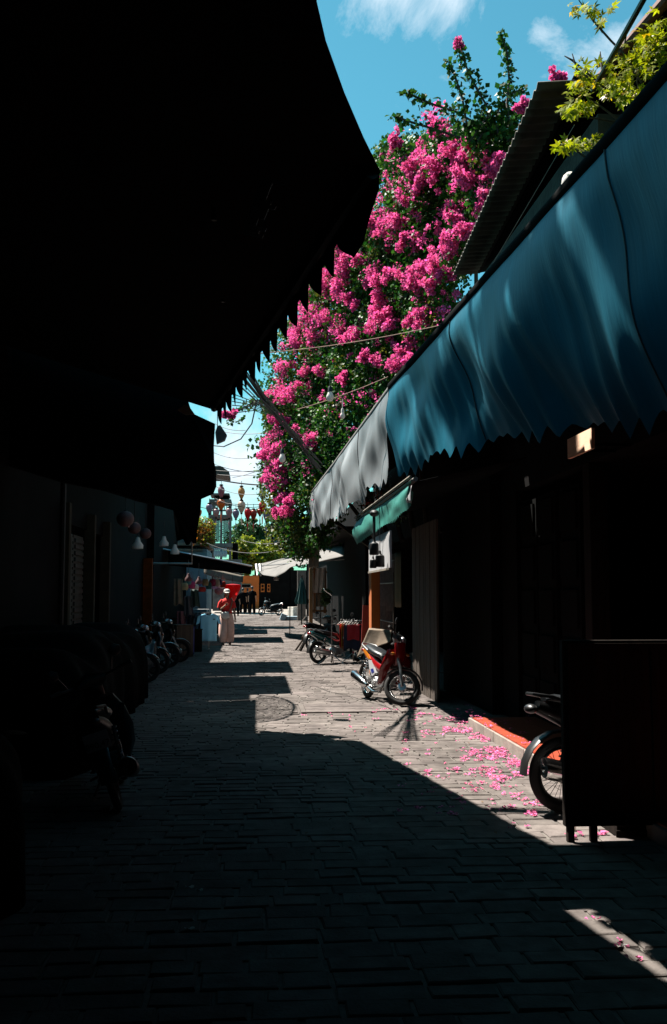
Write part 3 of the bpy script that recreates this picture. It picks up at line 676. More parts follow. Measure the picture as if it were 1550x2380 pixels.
    b = MB(); b.tube([(-.05, -.09, .22), (-.05, -.2, .2)], .012, 6); b.tube([(-.05, .09, .22), (-.05, .2, .2)], .012, 6); P(b, 'foot_peg', M_blk)
    b = MB(); b.tube([(-.02, .10, .2), (-.04, .24, .02), (-.08, .26, .01)], .011, 6); P(b, 'kickstand', M_blk)
    # bars
    hb = MB()
    for s_ in (-1, 1): hb.tube([(.33, 0, .93), (.31, s_*.14, .96), (.24, s_*.32, .98)], .012, 8)
    hb.loft([(Vector((.30, -.13, .95)), .05, .04), (Vector((.33, 0, .97)), .09, .07), (Vector((.30, .13, .95)), .05, .04)], 12, side=(1, 0, 0))
    h_ = P(hb.xf(SM), 'handlebar', M_blk)
    for s_ in (-1, 1):
        b = MB(); b.tube([(.255, s_*.27, .979), (.20, s_*.375, .985)], .019, 8); P(b.xf(SM), 'grip', M_tyre, h_)
        b = MB(); b.tube([(.29, s_*.20, .97), (.27, s_*.25, 1.10)], .007, 6); b.loft([(Vector((.262, s_*.29, 1.08)), .01, .01), (Vector((.262, s_*.29, 1.10)), .055, .014), (Vector((.262, s_*.29, 1.15)), .06, .016), (Vector((.262, s_*.29, 1.18)), .02, .01)], 10, side=(0, 1, 0)); P(b.xf(SM), 'mirror', M_lens if False else M_blk, h_)
    b = MB(); b.ball((.405, 0, .955), (.05, .085, .06)); P(b.xf(SM), 'headlight', M_lens)
    for s_ in (-1, 1):
        b = MB(); b.ball((.455, s_*.12, .74), (.025, .04, .025)); P(b, 'turn_signal', M_amber)
    b = MB(); b.ball((-.84, 0, .735), (.045, .07, .035)); P(b, 'tail_light', M_tail)
    if plate:
        b = MB(); b.box((-.905, 0, .60), (.006, .19, .14), rot=Matrix.Rotation(-.25, 3, 'Y')); pl = P(b, 'number_plate', M_plate, smooth=False)
    return t
def place(rear, front):
    d = front-rear; return ((rear+front)/2, math.atan2(d.y, d.x))
r_, f_ = gnd(857, 1623), gnd(926, 1640)
(c, rz) = place(r_, f_)
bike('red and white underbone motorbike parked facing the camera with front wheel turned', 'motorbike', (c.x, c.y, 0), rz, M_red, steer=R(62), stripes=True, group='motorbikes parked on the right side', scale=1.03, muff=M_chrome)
p = gnd(748, 1544)
bike('dark teal motorbike seen from behind, parked beside the clothes stand with red towels', 'motorbike', (p.x+.42, p.y+.5, G(p.y)), R(35), M_tealb, steer=R(10), lean=-.1, spokes=False, group='motorbikes parked on the right side', scale=.97)
p = gnd(730, 1516)
bike('black motorbike with a bright red tail light, left of the teal one', 'motorbike', (p.x+.30, p.y+.50, G(p.y)), R(52), M_blackb, steer=R(5), lean=-.1, spokes=False, group='motorbikes parked on the right side', scale=.97)
p = gnd(1312, 1890)
bike('black motorbike standing half hidden behind the dark cabinet in the right foreground', 'motorbike', (p.x+.66, p.y+.10, 0), R(8), M_blackb, steer=R(8), lean=-.06, group='motorbikes parked on the right side', scale=1.08, muff=M_chrome, dark=True)
# left row
lab = ['silver scooter with a pale seat, nearest in the row parked along the left wall', 'dark grey scooter second in the row parked along the left wall', 'silver scooter third in the row parked along the left wall', 'black scooter farthest in the row parked along the left wall']
for i, (x, y, a, m) in enumerate([(-2.62, 18.9, 203, M_silver), (-2.6, 20.6, 200, M_blackb), (-2.5, 22.3, 204, M_silver), (-2.4, 24.0, 198, M_blackb)]):
    bike(lab[i], 'scooter', (x, y, G(y)), R(a+180 if i in (0, 2) else a+180), m, steer=R(-20), lean=-.08, scooter=True, group='scooters in the left row', spokes=False, name='scooter')
c = at(286, 1708, 7.7)
b_ = bike('black motorbike leaning in the left shade with number plate 92-01 890.47', 'motorbike', (c.x-.13, c.y+.93, 0), R(97), M_blackb, steer=R(15), lean=-.30, dark=True, plate=True, group='motorbikes in the left shade')
pl = [o for o in b_.children if o.name.startswith('number_plate')][0]
for (s_, z) in (('92-01', .635), ('890.47', .572)):
    cu = text(s_, .068, (0, 0, 0), Matrix.Identity(4), M_ink, 'plate_number'); cu.parent = pl
    cu.matrix_basis = Matrix.Translation((-.910-(z-.60)*-.25, 0, z)) @ Matrix.Rotation(-.25, 4, 'Y') @ Matrix(((0, 0, -1, 0), (-1, 0, 0, 0), (0, 1, 0, 0), (0, 0, 0, 1)))
p = gnd(628, 1431)
bike('distant dark scooter parked facing the street beyond the grey awning', 'scooter', (p.x, p.y, G(p.y)), R(200), M_blackb, steer=R(10), scooter=True, spokes=False, name='scooter', scale=.9)

# silvery cover over the first scooter
b = MB(); c = Vector((-2.6, 19.2, 0))
def cov(a, q):
    x = -.75+a*1.5; an = math.pi*(q*1.0); top = .86+.12*math.sin(a*5)+.08*math.sin(a*13)
    wv = .30+.04*math.sin(a*17+q*5); z = .22+(top-.22)*math.sin(an)**.6 if 0 < q < 1 else .22
    return (c.x+x*.9, c.y+math.cos(an)*wv+.03*math.sin(x*20)+.35*x, z+.02*math.sin(a*31+q*9))
b.grid(cov, 40, 22); single(b, 'scooter_cover', mat('silver_sheet', (.24, .26, .28), rough=.32, metal=.35, var=.4, scale=6, bump=.6), 'crumpled silver dust cover draped over the nearest scooter of the left row', 'cover', solid=.004)

# ---------------- clothes stand with red and navy towels
def tripod(name, lab, u, vtop, vbot, h_arm=.16, red=False, spread=.30):
    p = gnd(u, vbot); t = thing(name, lab, 'stand', p, 0, 'folding clothes stands on the right'); s_ = p.y/F
    zt = CH+(1380-vtop)*s_
    b = MB(); b.tube([p+Vector((0, 0, .03)), (p.x, p.y, zt)], .013, 8); b.build('pole', M_metal, t)
    for k, a in enumerate((200, 320, 80)):
        b = MB(); b.tube([(p.x, p.y, p.z+.24), (p.x+math.cos(R(a))*spread, p.y+math.sin(R(a))*spread, p.z+.012)], .011, 6); b.build('leg', M_metal, t)
    b = MB(); b.ball((p.x, p.y, p.z+.24), .025); b.build('collar', M_redcloth if red else M_metal, t)
    return t, p, zt
t1, p1, z1 = tripod('clothes_stand', 'bare tripod pole with curved hook top, left of the red towels', 771, 1385, 1544, spread=.36)
b = MB(); b.tube([(p1.x, p1.y, z1), (p1.x-.04, p1.y, z1+.05), (p1.x-.10, p1.y, z1+.08), (p1.x-.16, p1.y, z1+.13)], .012, 8); b.ball((p1.x-.17, p1.y, z1+.14), .02); b.build('hook', M_chrome, t1)
t2, p2, z2 = tripod('clothes_stand', 'tripod stand carrying the red and navy towels in the sun', 821, 1437, 1540, red=True)
b = MB(); b.tube([(p2.x-.30, p2.y+.25, z2-.10), (p2.x+.10, p2.y-.08, z2-.05), (p2.x+.28, p2.y-.2, z2-.04)], .010, 6); b.build('crossbar', M_metal, t2)
for k in range(8):
    b = MB(); q = k/7; c = Vector((p2.x-.28+q*.42, p2.y+.22-q*.3, z2-.08)); b.tube([c+Vector((-.10, -.14, -.07)), c, c+Vector((.10, .14, -.07)), c+Vector((-.10, -.14, -.07))], .006, 5); b.tube([c, c+Vector((0, 0, .05)), c+Vector((.02, 0, .06))], .004, 5)
    single(b, 'clothes_hanger', M_cloth_w, ['leftmost', 'second from left', 'third from left', 'fourth from left', 'fifth from left', 'third from right', 'second from right', 'rightmost'][k]+' of the wire hangers above the red towels', 'hanger', 'hangers above the red towels')
def towel(c, wv, h, m, lab, seed):
    b = MB(); b.grid(lambda a, q: (c.x+(a-.5)*wv[0]+.012*math.sin(a*12+seed), c.y+(a-.5)*wv[1]+.02*math.sin(a*9+seed+q*2), c.z-q*h*(1+.04*math.sin(a*7+seed))), 14, 10)
    single(b, 'towel', m, lab, 'towel', 'towels on the clothes stand', solid=.008)
towel(Vector((p2.x-.02, p2.y-.16, z2-.14)), (.30, .0), .36, mat('crimson_cotton', (.62, .015, .035), rough=.85, var=.1), 'crimson towel facing the camera on the clothes stand', 1)
towel(Vector((p2.x-.04, p2.y-.10, z2-.15)), (.42, .02), .58, M_bluecloth, 'long navy towel behind the crimson one', 2)
towel(Vector((p2.x+.12, p2.y-.02, z2-.13)), (.18, -.2), .62, M_redcloth, 'dark red towel at the right end of the clothes stand', 3)
towel(Vector((p2.x-.30, p2.y+.03, z2-.13)), (.05, .26), .56, M_redcloth, 'red towel at the left end of the clothes stand', 4)
towel(Vector((p2.x-.26, p2.y+.01, z2-.13)), (.04, .26), .58, mat('yellow_cotton', (.75, .35, .03), var=.1), 'thin yellow towel between the red ones at the left end', 5)
towel(Vector((p2.x-.22, p2.y+.0, z2-.13)), (.04, .26), .60, mat('orange_cotton', (.75, .08, .02), var=.1), 'orange red towel next to the yellow one', 6)
# beige cloth over a crate behind the red motorbike
b = MB()
def drape(a, q):
    u = 862+a*54; 
    if q < .35: v = 1459+ (4+a*4)*0+q*10; P = at(u-14*q, 1460+a*6, 17.4-q*1.0)
    else: P = at(u-5-(q-.35)*40*(1-a)*1.1, 1460+a*6+(q-.35)*(105-70*a), 17.0-.3*(q-.35))
    P.x += .015*math.sin(a*17); return P
b.grid(drape, 24, 18); single(b, 'draped_cloth', M_beige, 'beige cloth draped over goods behind the red motorbike seat', 'cloth', solid=.006)
b = MB(); c = at(888, 1500, 17.9); b.box((c.x+.02, c.y, .5), (.42, .55, 1.0)); single(b, 'display_crate', M_dkwood, 'dark wooden crate under the beige cloth', 'crate', smooth=False, bevel=.01)
# dark cabinet in foreground right
L1, L2 = gnd(1322, 1959), gnd(1384, 1959)
t = thing('display_stand', 'tall black display stand on short square legs in the right foreground, hiding a parked motorbike', 'display stand', (2.7, L1.y+.05, 0))
b = MB(); b.bb(L1.x-.02, L1.x+1.25, L1.y, L1.y+.07, .105, 1.36); b.build('panel', M_dkwood, t, smooth=False, bevel=.006)
for x in (L1.x, L2.x-.02, L1.x+1.2):
    b = MB(); b.bb(x, x+.045, L1.y+.012, L1.y+.058, 0, .103); b.build('leg', M_dkwood, t, smooth=False)
b = MB()
for z in (.14, 1.29): b.bb(L1.x+.01, L1.x+1.22, L1.y-.018, L1.y-.003, z, z+.05)
for x in (L1.x+.01, L1.x+.6, L1.x+1.17): b.bb(x, x+.05, L1.y-.018, L1.y-.003, .193, 1.287)
b.build('frame', M_dkwood, t, smooth=False)
b = MB(); b.bb(2.50, 3.3, L1.y+.12, L1.y+.5, .0, .45)  # dark crate added to cover sunlit paving on the right
for z in (.0, .2, .4): b.bb(2.49, 3.31, L1.y+.105, L1.y+.118, z, z+.05)
single(b, 'filler_crate', M_dkwood, 'low dark crate added right behind the black display stand to hide sunlit paving', 'crate', smooth=False, bevel=.006)
g = gnd(1355, 1950); b = MB(); b.lathe([(0, 0), (.03, 0), (.034, .06), (.028, .09), (.026, .09), (.03, .06), (.027, .005), (0, .005)], (g.x, g.y+.25, .0), 14)
single(b, 'glass_jar', M_bulb, 'small clear jar standing behind the cabinet legs', 'jar')

# ================================================================== LEFT NEAR CANOPY
CZ = 4.1
cn = atz(885, 400, CZ); cf = atz(506, 950, CZ)           # near corner, far end of the valance top
t = thing('fringed_canopy', 'huge black canvas canopy with scalloped fringe covering the left half of the street', 'canopy', (-1.5, 6, 0))
ne = [atz(735, 0, CZ), atz(757, 95, CZ), atz(800, 215, CZ), atz(845, 320, CZ), cn]
edge = [Vector((3.4, -1, CZ+.3)), Vector((3.3, 3.4, CZ+.1)), Vector((1.75, 3.75, CZ)), Vector((.30, 3.72, CZ))]+ne  # out of view, the edge is carried right across to block sky
b = MB(); pts = edge+[cn.lerp(cf, k/16) for k in range(1, 17)]
nn_ = len(pts); vs_ = [tuple(p) for p in pts]+[(-3.6, min(p.y, 14.2) if i > 3 else -9, CZ+.9) for i, p in enumerate(pts)]
ed_, wl_ = vs_[:nn_], vs_[nn_:]; fine = []
for i in range(nn_-1):
    m_ = max(1, int((Vector(ed_[i+1])-Vector(ed_[i])).length/.06)); fine += [(Vector(ed_[i]).lerp(Vector(ed_[i+1]), k/m_), Vector(wl_[i]).lerp(Vector(wl_[i+1]), k/m_)) for k in range(m_)]
fine.append((Vector(ed_[-1]), Vector(wl_[-1]))); m_ = 110
ps = [tuple(a.lerp(c, j/m_)) for a, c in fine for j in range(m_+1)]; fs = []
for i in range(len(fine)-1):
    for j in range(m_):
        f = (i*(m_+1)+j, (i+1)*(m_+1)+j, (i+1)*(m_+1)+j+1, i*(m_+1)+j+1); x = sum(ps[q][0] for q in f)/4; y = sum(ps[q][1] for q in f)/4
        x0 = -.10+.106*(6.91-y); w_ = .11+.03*math.sin(y*13)+.02*math.sin(y*31)
        if not (5.93 < y < 6.93 and x0 < x < x0+w_): fs.append(f)  # slit added to let a sliver of sun onto the paving
b.add(ps, fs)
b.add([(3.4, -1, CZ+.3), (-3.6, -9, CZ+.9), (3.6, -9, CZ+.9)], [(0, 1, 2)])
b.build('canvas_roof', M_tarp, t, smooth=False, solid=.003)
b = MB(); b.add([(-.03, 6.78, 4.62), (.24, 6.78, 4.62), (.13, 8.25, 4.62), (-.19, 8.25, 4.62)], [(0, 1, 2, 3)]); b.build('unseen_blocker', M_tarp, t, smooth=False, solid=.02)  # added sheet keeps the sky behind the slit out of view
b = MB(); b.add([(-.42, 6.3, 5.5), (.40, 6.3, 5.5), (.47, 7.2, 5.5), (.62, 8.73, 5.5), (-.42, 8.73, 5.5)], [(0, 1, 2, 3, 4)]); b.build('unseen_blocker', M_tarp, t, smooth=False, solid=.02)  # unseen sheet added to shade the lower right paving
b = MB()
for p in ((-.3, 8.5), (-.3, 6.6)): b.tube([(p[0], p[1], 4.2), (p[0], p[1], 5.5)], .02, 6)
b.build('blocker_strut', M_dkmetal, t)
vd = (cf-cn); L = vd.length; pitch = L/17.6
b = MB()
def val(a, q):
    s = a*L; P = cn+vd*a; tooth = .30
    if s < .62: dz = .10+.20*min(1, s/.3)
    else:
        f = ((s-.62)/pitch) % 1; dz = .09+.20*max(0, 1-f/.78)**.75 if f < .78 else .09
    return (P.x-.01*math.sin(s*8)-.012, P.y, P.z+.025-(dz+.025)*q)
b.grid(val, 420, 3); b.build('fringe', M_tarp, t, solid=.006)
b = MB()
for p in (Vector((-2.6, 3.0, 0)), Vector((-2.6, 13.6, 0))): b.tube([p, (p.x, p.y, CZ+.7)], .04, 8)
b.tube([cn+Vector((-.05, 0, .0)), cf+Vector((-.05, 0, .0))], .045, 8); b.tube([cf, (-3.2, cf.y, CZ+.8)], .03, 8)
b.build('frame', M_dkmetal, t)
# hanging tarp at the end of the canopy
HY = cf.y+.25
out_l = [(20, 700), (300, 720), (470, 880), (420, 903), (432, 915), (446, 960), (500, 985), (497, 1040), (498, 1075), (502, 1092), (503, 1130), (496, 1148), (468, 1160), (466, 1190), (458, 1235), (456, 1262), (448, 1250), (440, 1266), (432, 1250), (418, 1256), (410, 1185), (380, 1176), (330, 1165), (250, 1140), (150, 1120), (20, 1080)]
b = MB(); fr = [at(u, v, HY+.05*math.sin(i*2.1)) for i, (u, v) in enumerate(out_l)]; bk = [p+Vector((-.05, .10, 0)) for p in fr]; n = len(fr)
b.add(fr+bk, [tuple(range(n)), tuple(range(2*n-1, n-1, -1))]+[(i, i+n, (i+1) % n+n, (i+1) % n) for i in range(n)])
single(b, 'hanging_tarp', M_tarp, 'ragged black tarpaulin hanging from the far end of the left canopy', 'tarp', smooth=False)
c = at(513, 1008, HY+2); b = MB(); cc = [at(u, v, HY+1.6) for u, v in ((505, 990), (512, 988), (527, 1010), (522, 1022), (503, 1030), (500, 1005))]
b.add(cc+[p+Vector((0, .15, 0)) for p in cc], [(0, 1, 2, 3, 4, 5), (11, 10, 9, 8, 7, 6)]+[(i, i+6, (i+1) % 6+6, (i+1) % 6) for i in range(6)])
single(b, 'cloth_scrap', mat('grey_brown_cloth', (.16, .13, .13), var=.5, scale=9), 'grey brown cloth scrap fluttering beside the left canopy end', 'cloth', smooth=False)
b = MB(); cc = [at(u, v, HY-.3) for u, v in ((412, 953), (430, 940), (440, 945), (452, 962), (432, 964))]
b.add(cc+[p+Vector((0, .03, 0)) for p in cc], [(0, 1, 2, 3, 4), (9, 8, 7, 6, 5)]+[(i, i+5, (i+1) % 5+5, (i+1) % 5) for i in range(5)])
single(b, 'canvas_scrap', M_beige, 'small olive beige canvas scrap below the left canopy fringe', 'cloth', smooth=False)

# ================================================================== LEFT BUILDINGS
lt = thing('shop_house', 'black shaded shop house wall on the near left with slatted door', 'shop house', (-5, 5, 0))
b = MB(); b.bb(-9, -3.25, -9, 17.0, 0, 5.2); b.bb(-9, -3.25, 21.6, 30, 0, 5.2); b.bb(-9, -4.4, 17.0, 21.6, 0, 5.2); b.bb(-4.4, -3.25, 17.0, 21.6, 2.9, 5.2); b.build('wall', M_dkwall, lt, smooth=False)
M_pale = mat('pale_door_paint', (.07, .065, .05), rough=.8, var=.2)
for (y0, y1) in ((17.2, 18.2), (18.3, 19.3)):
    b = MB(); b.bb(-3.36, -3.30, y0, y1, .1, 2.75)
    for k in range(22): b.bb(-3.30, -3.27, y0+.08, y1-.08, .2+k*.115, .27+k*.115)
    b.build('slatted_door', M_pale, lt, smooth=False)
for y in (16.9, 19.5, 21.5):
    b = MB(); b.bb(-3.3, -3.1, y-.09, y+.09, 0, 3.2); b.build('pillar', mat('tan_pillar', (.09, .065, .04), var=.2, rough=.9, spec=.1), lt, smooth=False, bevel=.01)
for i, (y0, y1, x) in enumerate(((12.9, 17.9, -2.1), (18.8, 22.3, -1.5), (23.0, 26.1, -1.3), (17.93, 18.77, -2.2), (22.33, 22.97, -2.1))):
    b = MB(); b.add([(x, y0, 5.0), (x, y1, 5.0), (-3.4, y1, 5.5), (-3.4, y0, 5.5), (x, y0, 5.04), (x, y1, 5.04), (-3.4, y1, 5.54), (-3.4, y0, 5.54)], [(0, 1, 2, 3), (7, 6, 5, 4), (0, 4, 5, 1), (1, 5, 6, 2), (2, 6, 7, 3), (3, 7, 4, 0)])
    b.build('eave', M_dkwood, lt, smooth=False)
# wire trellis basket that throws the net shadow
t = thing('wire_trellis', 'curved wire trellis fixed to the left eaves above the street', 'trellis', (-1.6, 17.4, 5.0))
c0 = Vector((-2.12, 16.9, 5.1)); b = MB()
for k in range(-16, 17):
    for s_ in (1, -1):
        x = k*.16; pts = [c0+Vector((q, x+s_*q*1.3, 0)) for q in np.linspace(0, .56, 9)]
        pts = [p for p in pts if ((p.y-c0.y)/1.75)**2+((p.x-c0.x)/.56)**2 < 1.02]
        if len(pts) > 1: b.tube([pts[0], pts[-1]], .013, 4)
b.build('mesh', M_dkmetal, t)
b = MB(); b.tube([c0+Vector((.56*math.cos(R(a)), 1.75*math.sin(R(a)), 0)) for a in range(-88, 89, 8)], .03, 6); b.build('hoop', M_dkmetal, t)
# dark lumps added along the near left wall to deepen its shade
def heap(lab, x0, x1, y0, y1, h, seed):
    rs = random.Random(seed); ph = [rs.uniform(0, 6) for _ in range(6)]
    def fn(a, q):
        an = a*math.pi; yy = y0+(y1-y0)*q; e = math.sin(math.pi*q)**.22 if 0 < q < 1 else .0
        cx = (x0+x1)/2; wx = (x1-x0)/2*(.55+.45*e); c_ = math.cos(an); c_ = math.copysign(abs(c_)**.45, c_)
        z = h*(math.sin(an)**.4 if 0 < a < 1 else 0)*(.35+.65*e)*(1+.08*math.sin(yy*2.3+ph[0])+.05*math.sin(yy*5.1+an*2+ph[1]))
        return (cx+wx*c_*(1+.05*math.sin(yy*6+ph[2]))+.03*math.sin(yy*9+an*4+ph[3]), yy, z)
    b = MB(); b.grid(fn, 26, 60); single(b, 'shade_mass', M_tarp, lab, 'stall', 'added shade masses on the near left', solid=.01)
heap('black mass added to darken the lower left nearest the camera', -3.2, -1.25, 2.6, 6.4, 1.05, 1)
heap('black mass added to deepen the shade beyond the motorbike with the number plate', -3.2, -1.55, 9.3, 12.8, 1.25, 2)
heap('black mass added to deepen the shade just before the left row of scooters', -3.2, -1.75, 13.2, 17.2, 1.15, 3)
# dim round lanterns and bulbs
M_pinkl = mat('pink_silk', (.34, .17, .17), rough=.6, var=.2, trans=.3)
ln = ['largest dim pink ball lantern hanging in the left shade', 'middle dim pink ball lantern in the left shade', 'smallest dim pink ball lantern, farthest right in the left shade']
for i, (u, v, r) in enumerate([(291, 1206, 20), (312, 1227, 15), (338, 1240, 13.5)]):
    Y = 15.6+i*1.4; c = at(u, v, Y); rr = r/F*Y; t = thing('ball_lantern', ln[i], 'lantern', c-Vector((0, 0, rr)), 0, 'ball lanterns in the left shade')
    b = MB(); prof = [(rr*math.sin(math.pi*k/14), rr*.92*math.cos(math.pi*k/14)) for k in range(15)]; b.lathe(prof, c, 28, rib=.03); b.build('shade', M_pinkl, t)
    b = MB(); b.tube([c+Vector((0, 0, rr*.9)), c+Vector((0, 0, rr+.35))], .006, 5); b.lathe([(0, rr*.97), (.03, rr*.95), (.03, rr*.85), (0, rr*.85)], c, 12); b.build('cap', M_dkmetal, t)
ln = ['dim pendant lamp left under the shaded eaves', 'dim pendant lamp in the middle under the shaded eaves', 'dim pendant lamp on the right under the shaded eaves, by the pipe', 'small terracotta pendant above the clothes rack', 'second small terracotta pendant above the clothes rack']
for i, (u, v, Y, m) in enumerate([(320, 1267, 17, M_bulb), (381, 1262, 20, M_bulb), (406, 1281, 20, M_bulb), (438, 1345, 26, M_pinkl), (462, 1352, 27, M_pinkl)]):
    c = at(u, v, Y); t = thing('pendant_lamp', ln[i], 'lamp', c-Vector((0, 0, .1)), 0, 'pendant lamps in the left shade')
    b = MB(); b.lathe([(.0, -.07), (.09, -.06), (.095, 0), (.05, .06), (.03, .13), (0, .14)], c, 16); b.build('lamp_shade', m, t); b = MB(); b.tube([c+Vector((0, 0, .12)), c+Vector((0, 0, .5))], .006, 5); b.build('cord', M_cable, t)
b = MB(); b.tube([at(356, 1310, 24), at(446, 1310, 24), at(446, 1256, 24)], .022, 8); single(b, 'awning_pipe', M_metal, 'thin grey pipe bent upward at the edge of the left stalls', 'pipe')

# ---------------- long dark awning of left stalls with a sunlit edge
t = thing('stall_awning', 'long dark sheet awning with a bright sunlit edge reaching from the left stalls', 'awning', (-1.6, 35, 2.6))
a0, a1 = at(356, 1273, 33.0), at(586, 1317, 33.0)
b = MB(); b.grid(lambda a, q: a0.lerp(a1, a)+Vector((0, q*3.6, .02*math.sin(a*7)+q*.0)), 14, 4); b.build('roof_sheet', M_dkwood, t, solid=.03)
b = MB(); b.tube([a0+Vector((0, -.02, .02)), a1+Vector((0, -.02, .02))], .03, 6); b.build('edge_trim', M_alu, t)
b = MB(); b.grid(lambda a, q: a0.lerp(a1, .15+.84*a)+Vector((0, .05, -.04-q*(.22+.22*(1-a)))), 12, 2); b.build('valance', M_tarp, t, solid=.01)
t = thing('cream_awning', 'small cream edged awning below the long dark one', 'awning', (-1.2, 40, 2.2))
a0, a1 = at(474, 1318, 38.5), at(565, 1338, 38.5)
b = MB(); b.grid(lambda a, q: a0.lerp(a1, a)+Vector((0, -q*.1, -.25*q-.06*math.sin(a*3.1)*q)), 12, 4); b.build('valance', M_cream, t, solid=.01)
b = MB(); b.grid(lambda a, q: a0.lerp(a1, a)+Vector((0, .03+q*4.0, .02+q*.1)), 8, 3); b.build('roof_sheet', M_tarp, t, solid=.02)
# dark body of the left stalls beneath
t = thing('market_stall', 'dark row of left stalls crowded with goods under the long awning', 'stall', (-3, 36, 0))
b = MB(); b.bb(-8, -3.05, 30.05, 39, 0, 5.0); b.bb(-8, -3.05, 39.0, 50, 0, 2.9); b.build('back_wall', M_dkwall, t, smooth=False)
for i, (x, y, z, m) in enumerate([(-2.3, 33.2, .9, M_dkwood), (-1.9, 38.6, .8, M_dkwood), (-2.35, 41, .9, M_dkwood)]):
    b = MB(); b.bb(x-.5, x+.5, y-.5, y+1.2, .12, z); b.build('counter', m, t, smooth=False, bevel=.01)
b = MB(); c0_, c1_ = at(365, 1385, 30.2), at(380, 1385, 30.2)
b.bb(at(333, 1300, 29).x, at(354, 1300, 29).x, 29, 29.2, .3, 2.7); b.build('orange_door', mat('dull_orange_paint', (.30, .08, .012), rough=.9, var=.3, spec=.1), t, smooth=False)
# parapet building with cream wall above the awning
t = thing('parapet_house', 'low house with cream parapet and blue grey panel above the left awning', 'house', (-4, 46, 0))
p0, p1 = at(330, 1262, 44), at(481, 1262, 44); z1_ = at(400, 1301, 44).z
b = MB(); b.bb(p0.x, p1.x, 44, 49, .2, p0.z-.25); b.build('wall', M_poly, t, smooth=False)
b = MB(); b.bb(p0.x, p1.x+.1, 43.9, 49.1, p0.z-.10, p0.z+.02); b.bb(p0.x, p1.x-.2, 43.86, 44, p0.z-.34, p0.z-.26); b.bb(p0.x, p1.x+.15, 43.8, 44.5, z1_, z1_+.1); b.build('cornice', M_cream, t, smooth=False)
rs = np.random.RandomState(11)
t = thing('flowering_shrub', 'orange and yellow flowering shrub on the roof by the hanging tarp', 'shrub', at(470, 1262, 43.5))
V1 = []; V2 = []
for k in range(26):
    c = at(rs.uniform(452, 488), rs.uniform(1212, 1256), 43.5+rs.uniform(-.5, .8)); (V1 if k % 2 else V2).append(leaf_np(clump_points(c, .28, 90, rs), (-.4, .3, .8), .11, rs))
np_mesh('foliage', np.vstack(V1), 4, M_treel, t); np_mesh('blossom', np.vstack(V2), 4, mat('orange_petal', (.6, .22, .03), trans=.4, island=.4, bump=0), t)
b = MB(); b.tube([at(470, 1262, 43.5), at(470, 1235, 43.5)], .05); b.build('stem', M_bark, t)

# ---------------- tower house with balustrade and lattice
TY = 66
def bx(mb, u0, v0, u1, v1, Y, dp): a, c = at(u0, v0, Y), at(u1, v1, Y); mb.bb(min(a.x, c.x), max(a.x, c.x), Y, Y+dp, min(a.z, c.z), max(a.z, c.z))
t = thing('terrace_house', 'weathered grey terrace tower with columns, lattice screens and balustrade beyond the lanterns', 'house', (at(512, 1300, TY).x, TY+1, G(TY)))
M_tow = mat('mossy_plaster', (.22, .20, .20), rough=.9, var=.5, scale=2, bump=.5)
b = MB()
for u, dy in ((488, 0), (497, 0), (514, 0), (535, 0), (488, 2.6), (535, 2.6)):
    b = MB(); bx(b, u-2.2, 1165, u+2.2, 1300, TY+dy, .25); b.build('column', M_tow, t, smooth=False)
for q in ((478, 1262, 540, 1272, TY-.1, 3.2), (484, 1196, 538, 1203, TY-.05, 3), (486, 1160, 537, 1167, TY-.05, 3), (488, 1146, 533, 1150, TY+.1, 2.6), (495, 1300, 560, 1420, TY, 3)):
    b = MB(); bx(b, *q); b.build('floor_slab', M_tow, t, smooth=False)
b = MB(); bx(b, 498, 1150, 532, 1160, TY+.8, 1.5); bx(b, 482, 1204, 500, 1300, TY+1.5, .2); bx(b, 540, 1262, 552, 1330, TY+.5, 2); b.build('wall', M_dkwall, t, smooth=False)
b = MB()
for k in range(9):
    u = 489+k*5.4; bx(b, u-.9, 1168, u+.9, 1184, TY+.02, .08)
bx(b, 486, 1165.2, 537, 1168, TY-.08, .25); bx(b, 486, 1185, 537, 1188, TY-.08, .2)
b.build('balustrade', M_tow, t, smooth=False)
b = MB()
for (u0, u1, v0, v1) in ((500, 511.5, 1206, 1260), (517, 532.5, 1206, 1260)):
    n = 6
    for k in range(-n*3, n*3):
        for s_ in (1, -1):
            uu = [u0+k*3.4+s_*j for j in (0, 60)]; 
            pts = [(u0+k*3.4+s_*q*1.0, v0+q) for q in np.linspace(0, v1-v0, 28)]; pts = [at(x, y, TY+.12) for x, y in pts if u0 <= x <= u1]
            if len(pts) > 1: b.tube([pts[0], pts[-1]], .022, 4)
b.build('lattice_screen', M_dkmetal, t)
b = MB(); bb_ = at(512, 1290, TY); 
for k in range(7):
    x = at(500+k*4.2, 1280, TY).x; b.lathe([(.02, -.35), (.07, -.2), (.09, 0), (.05, .15), (.07, .3)], (x, TY-.2, bb_.z+.15), 8)
b.build('baluster', M_poly, t)
# roof eave of taller house
t = thing('tiled_house', 'house behind the canopy end with a brown tiled eave against the sky', 'house', (-5.5, 47, 0))
EY = 45; a = at(498, 1083, EY); c = at(533, 1104, EY)
b = MB(); cc = [at(u, v, EY) for u, v in ((420, 1083), (513, 1083), (532.5, 1096), (532.5, 1104), (420, 1104))]
b.add(cc+[p+Vector((0, 2.5, 0)) for p in cc], [(0, 1, 2, 3, 4), (9, 8, 7, 6, 5)]+[(i, i+5, (i+1) % 5+5, (i+1) % 5) for i in range(5)]); b.build('roof', mat('brown_tile', (.13, .085, .07), var=.4, scale=3), t, smooth=False)
b = MB(); b.bb(-8, -2.7, 45.3, 47.4, 0, c.z); b.build('wall', M_tow, t, smooth=False)

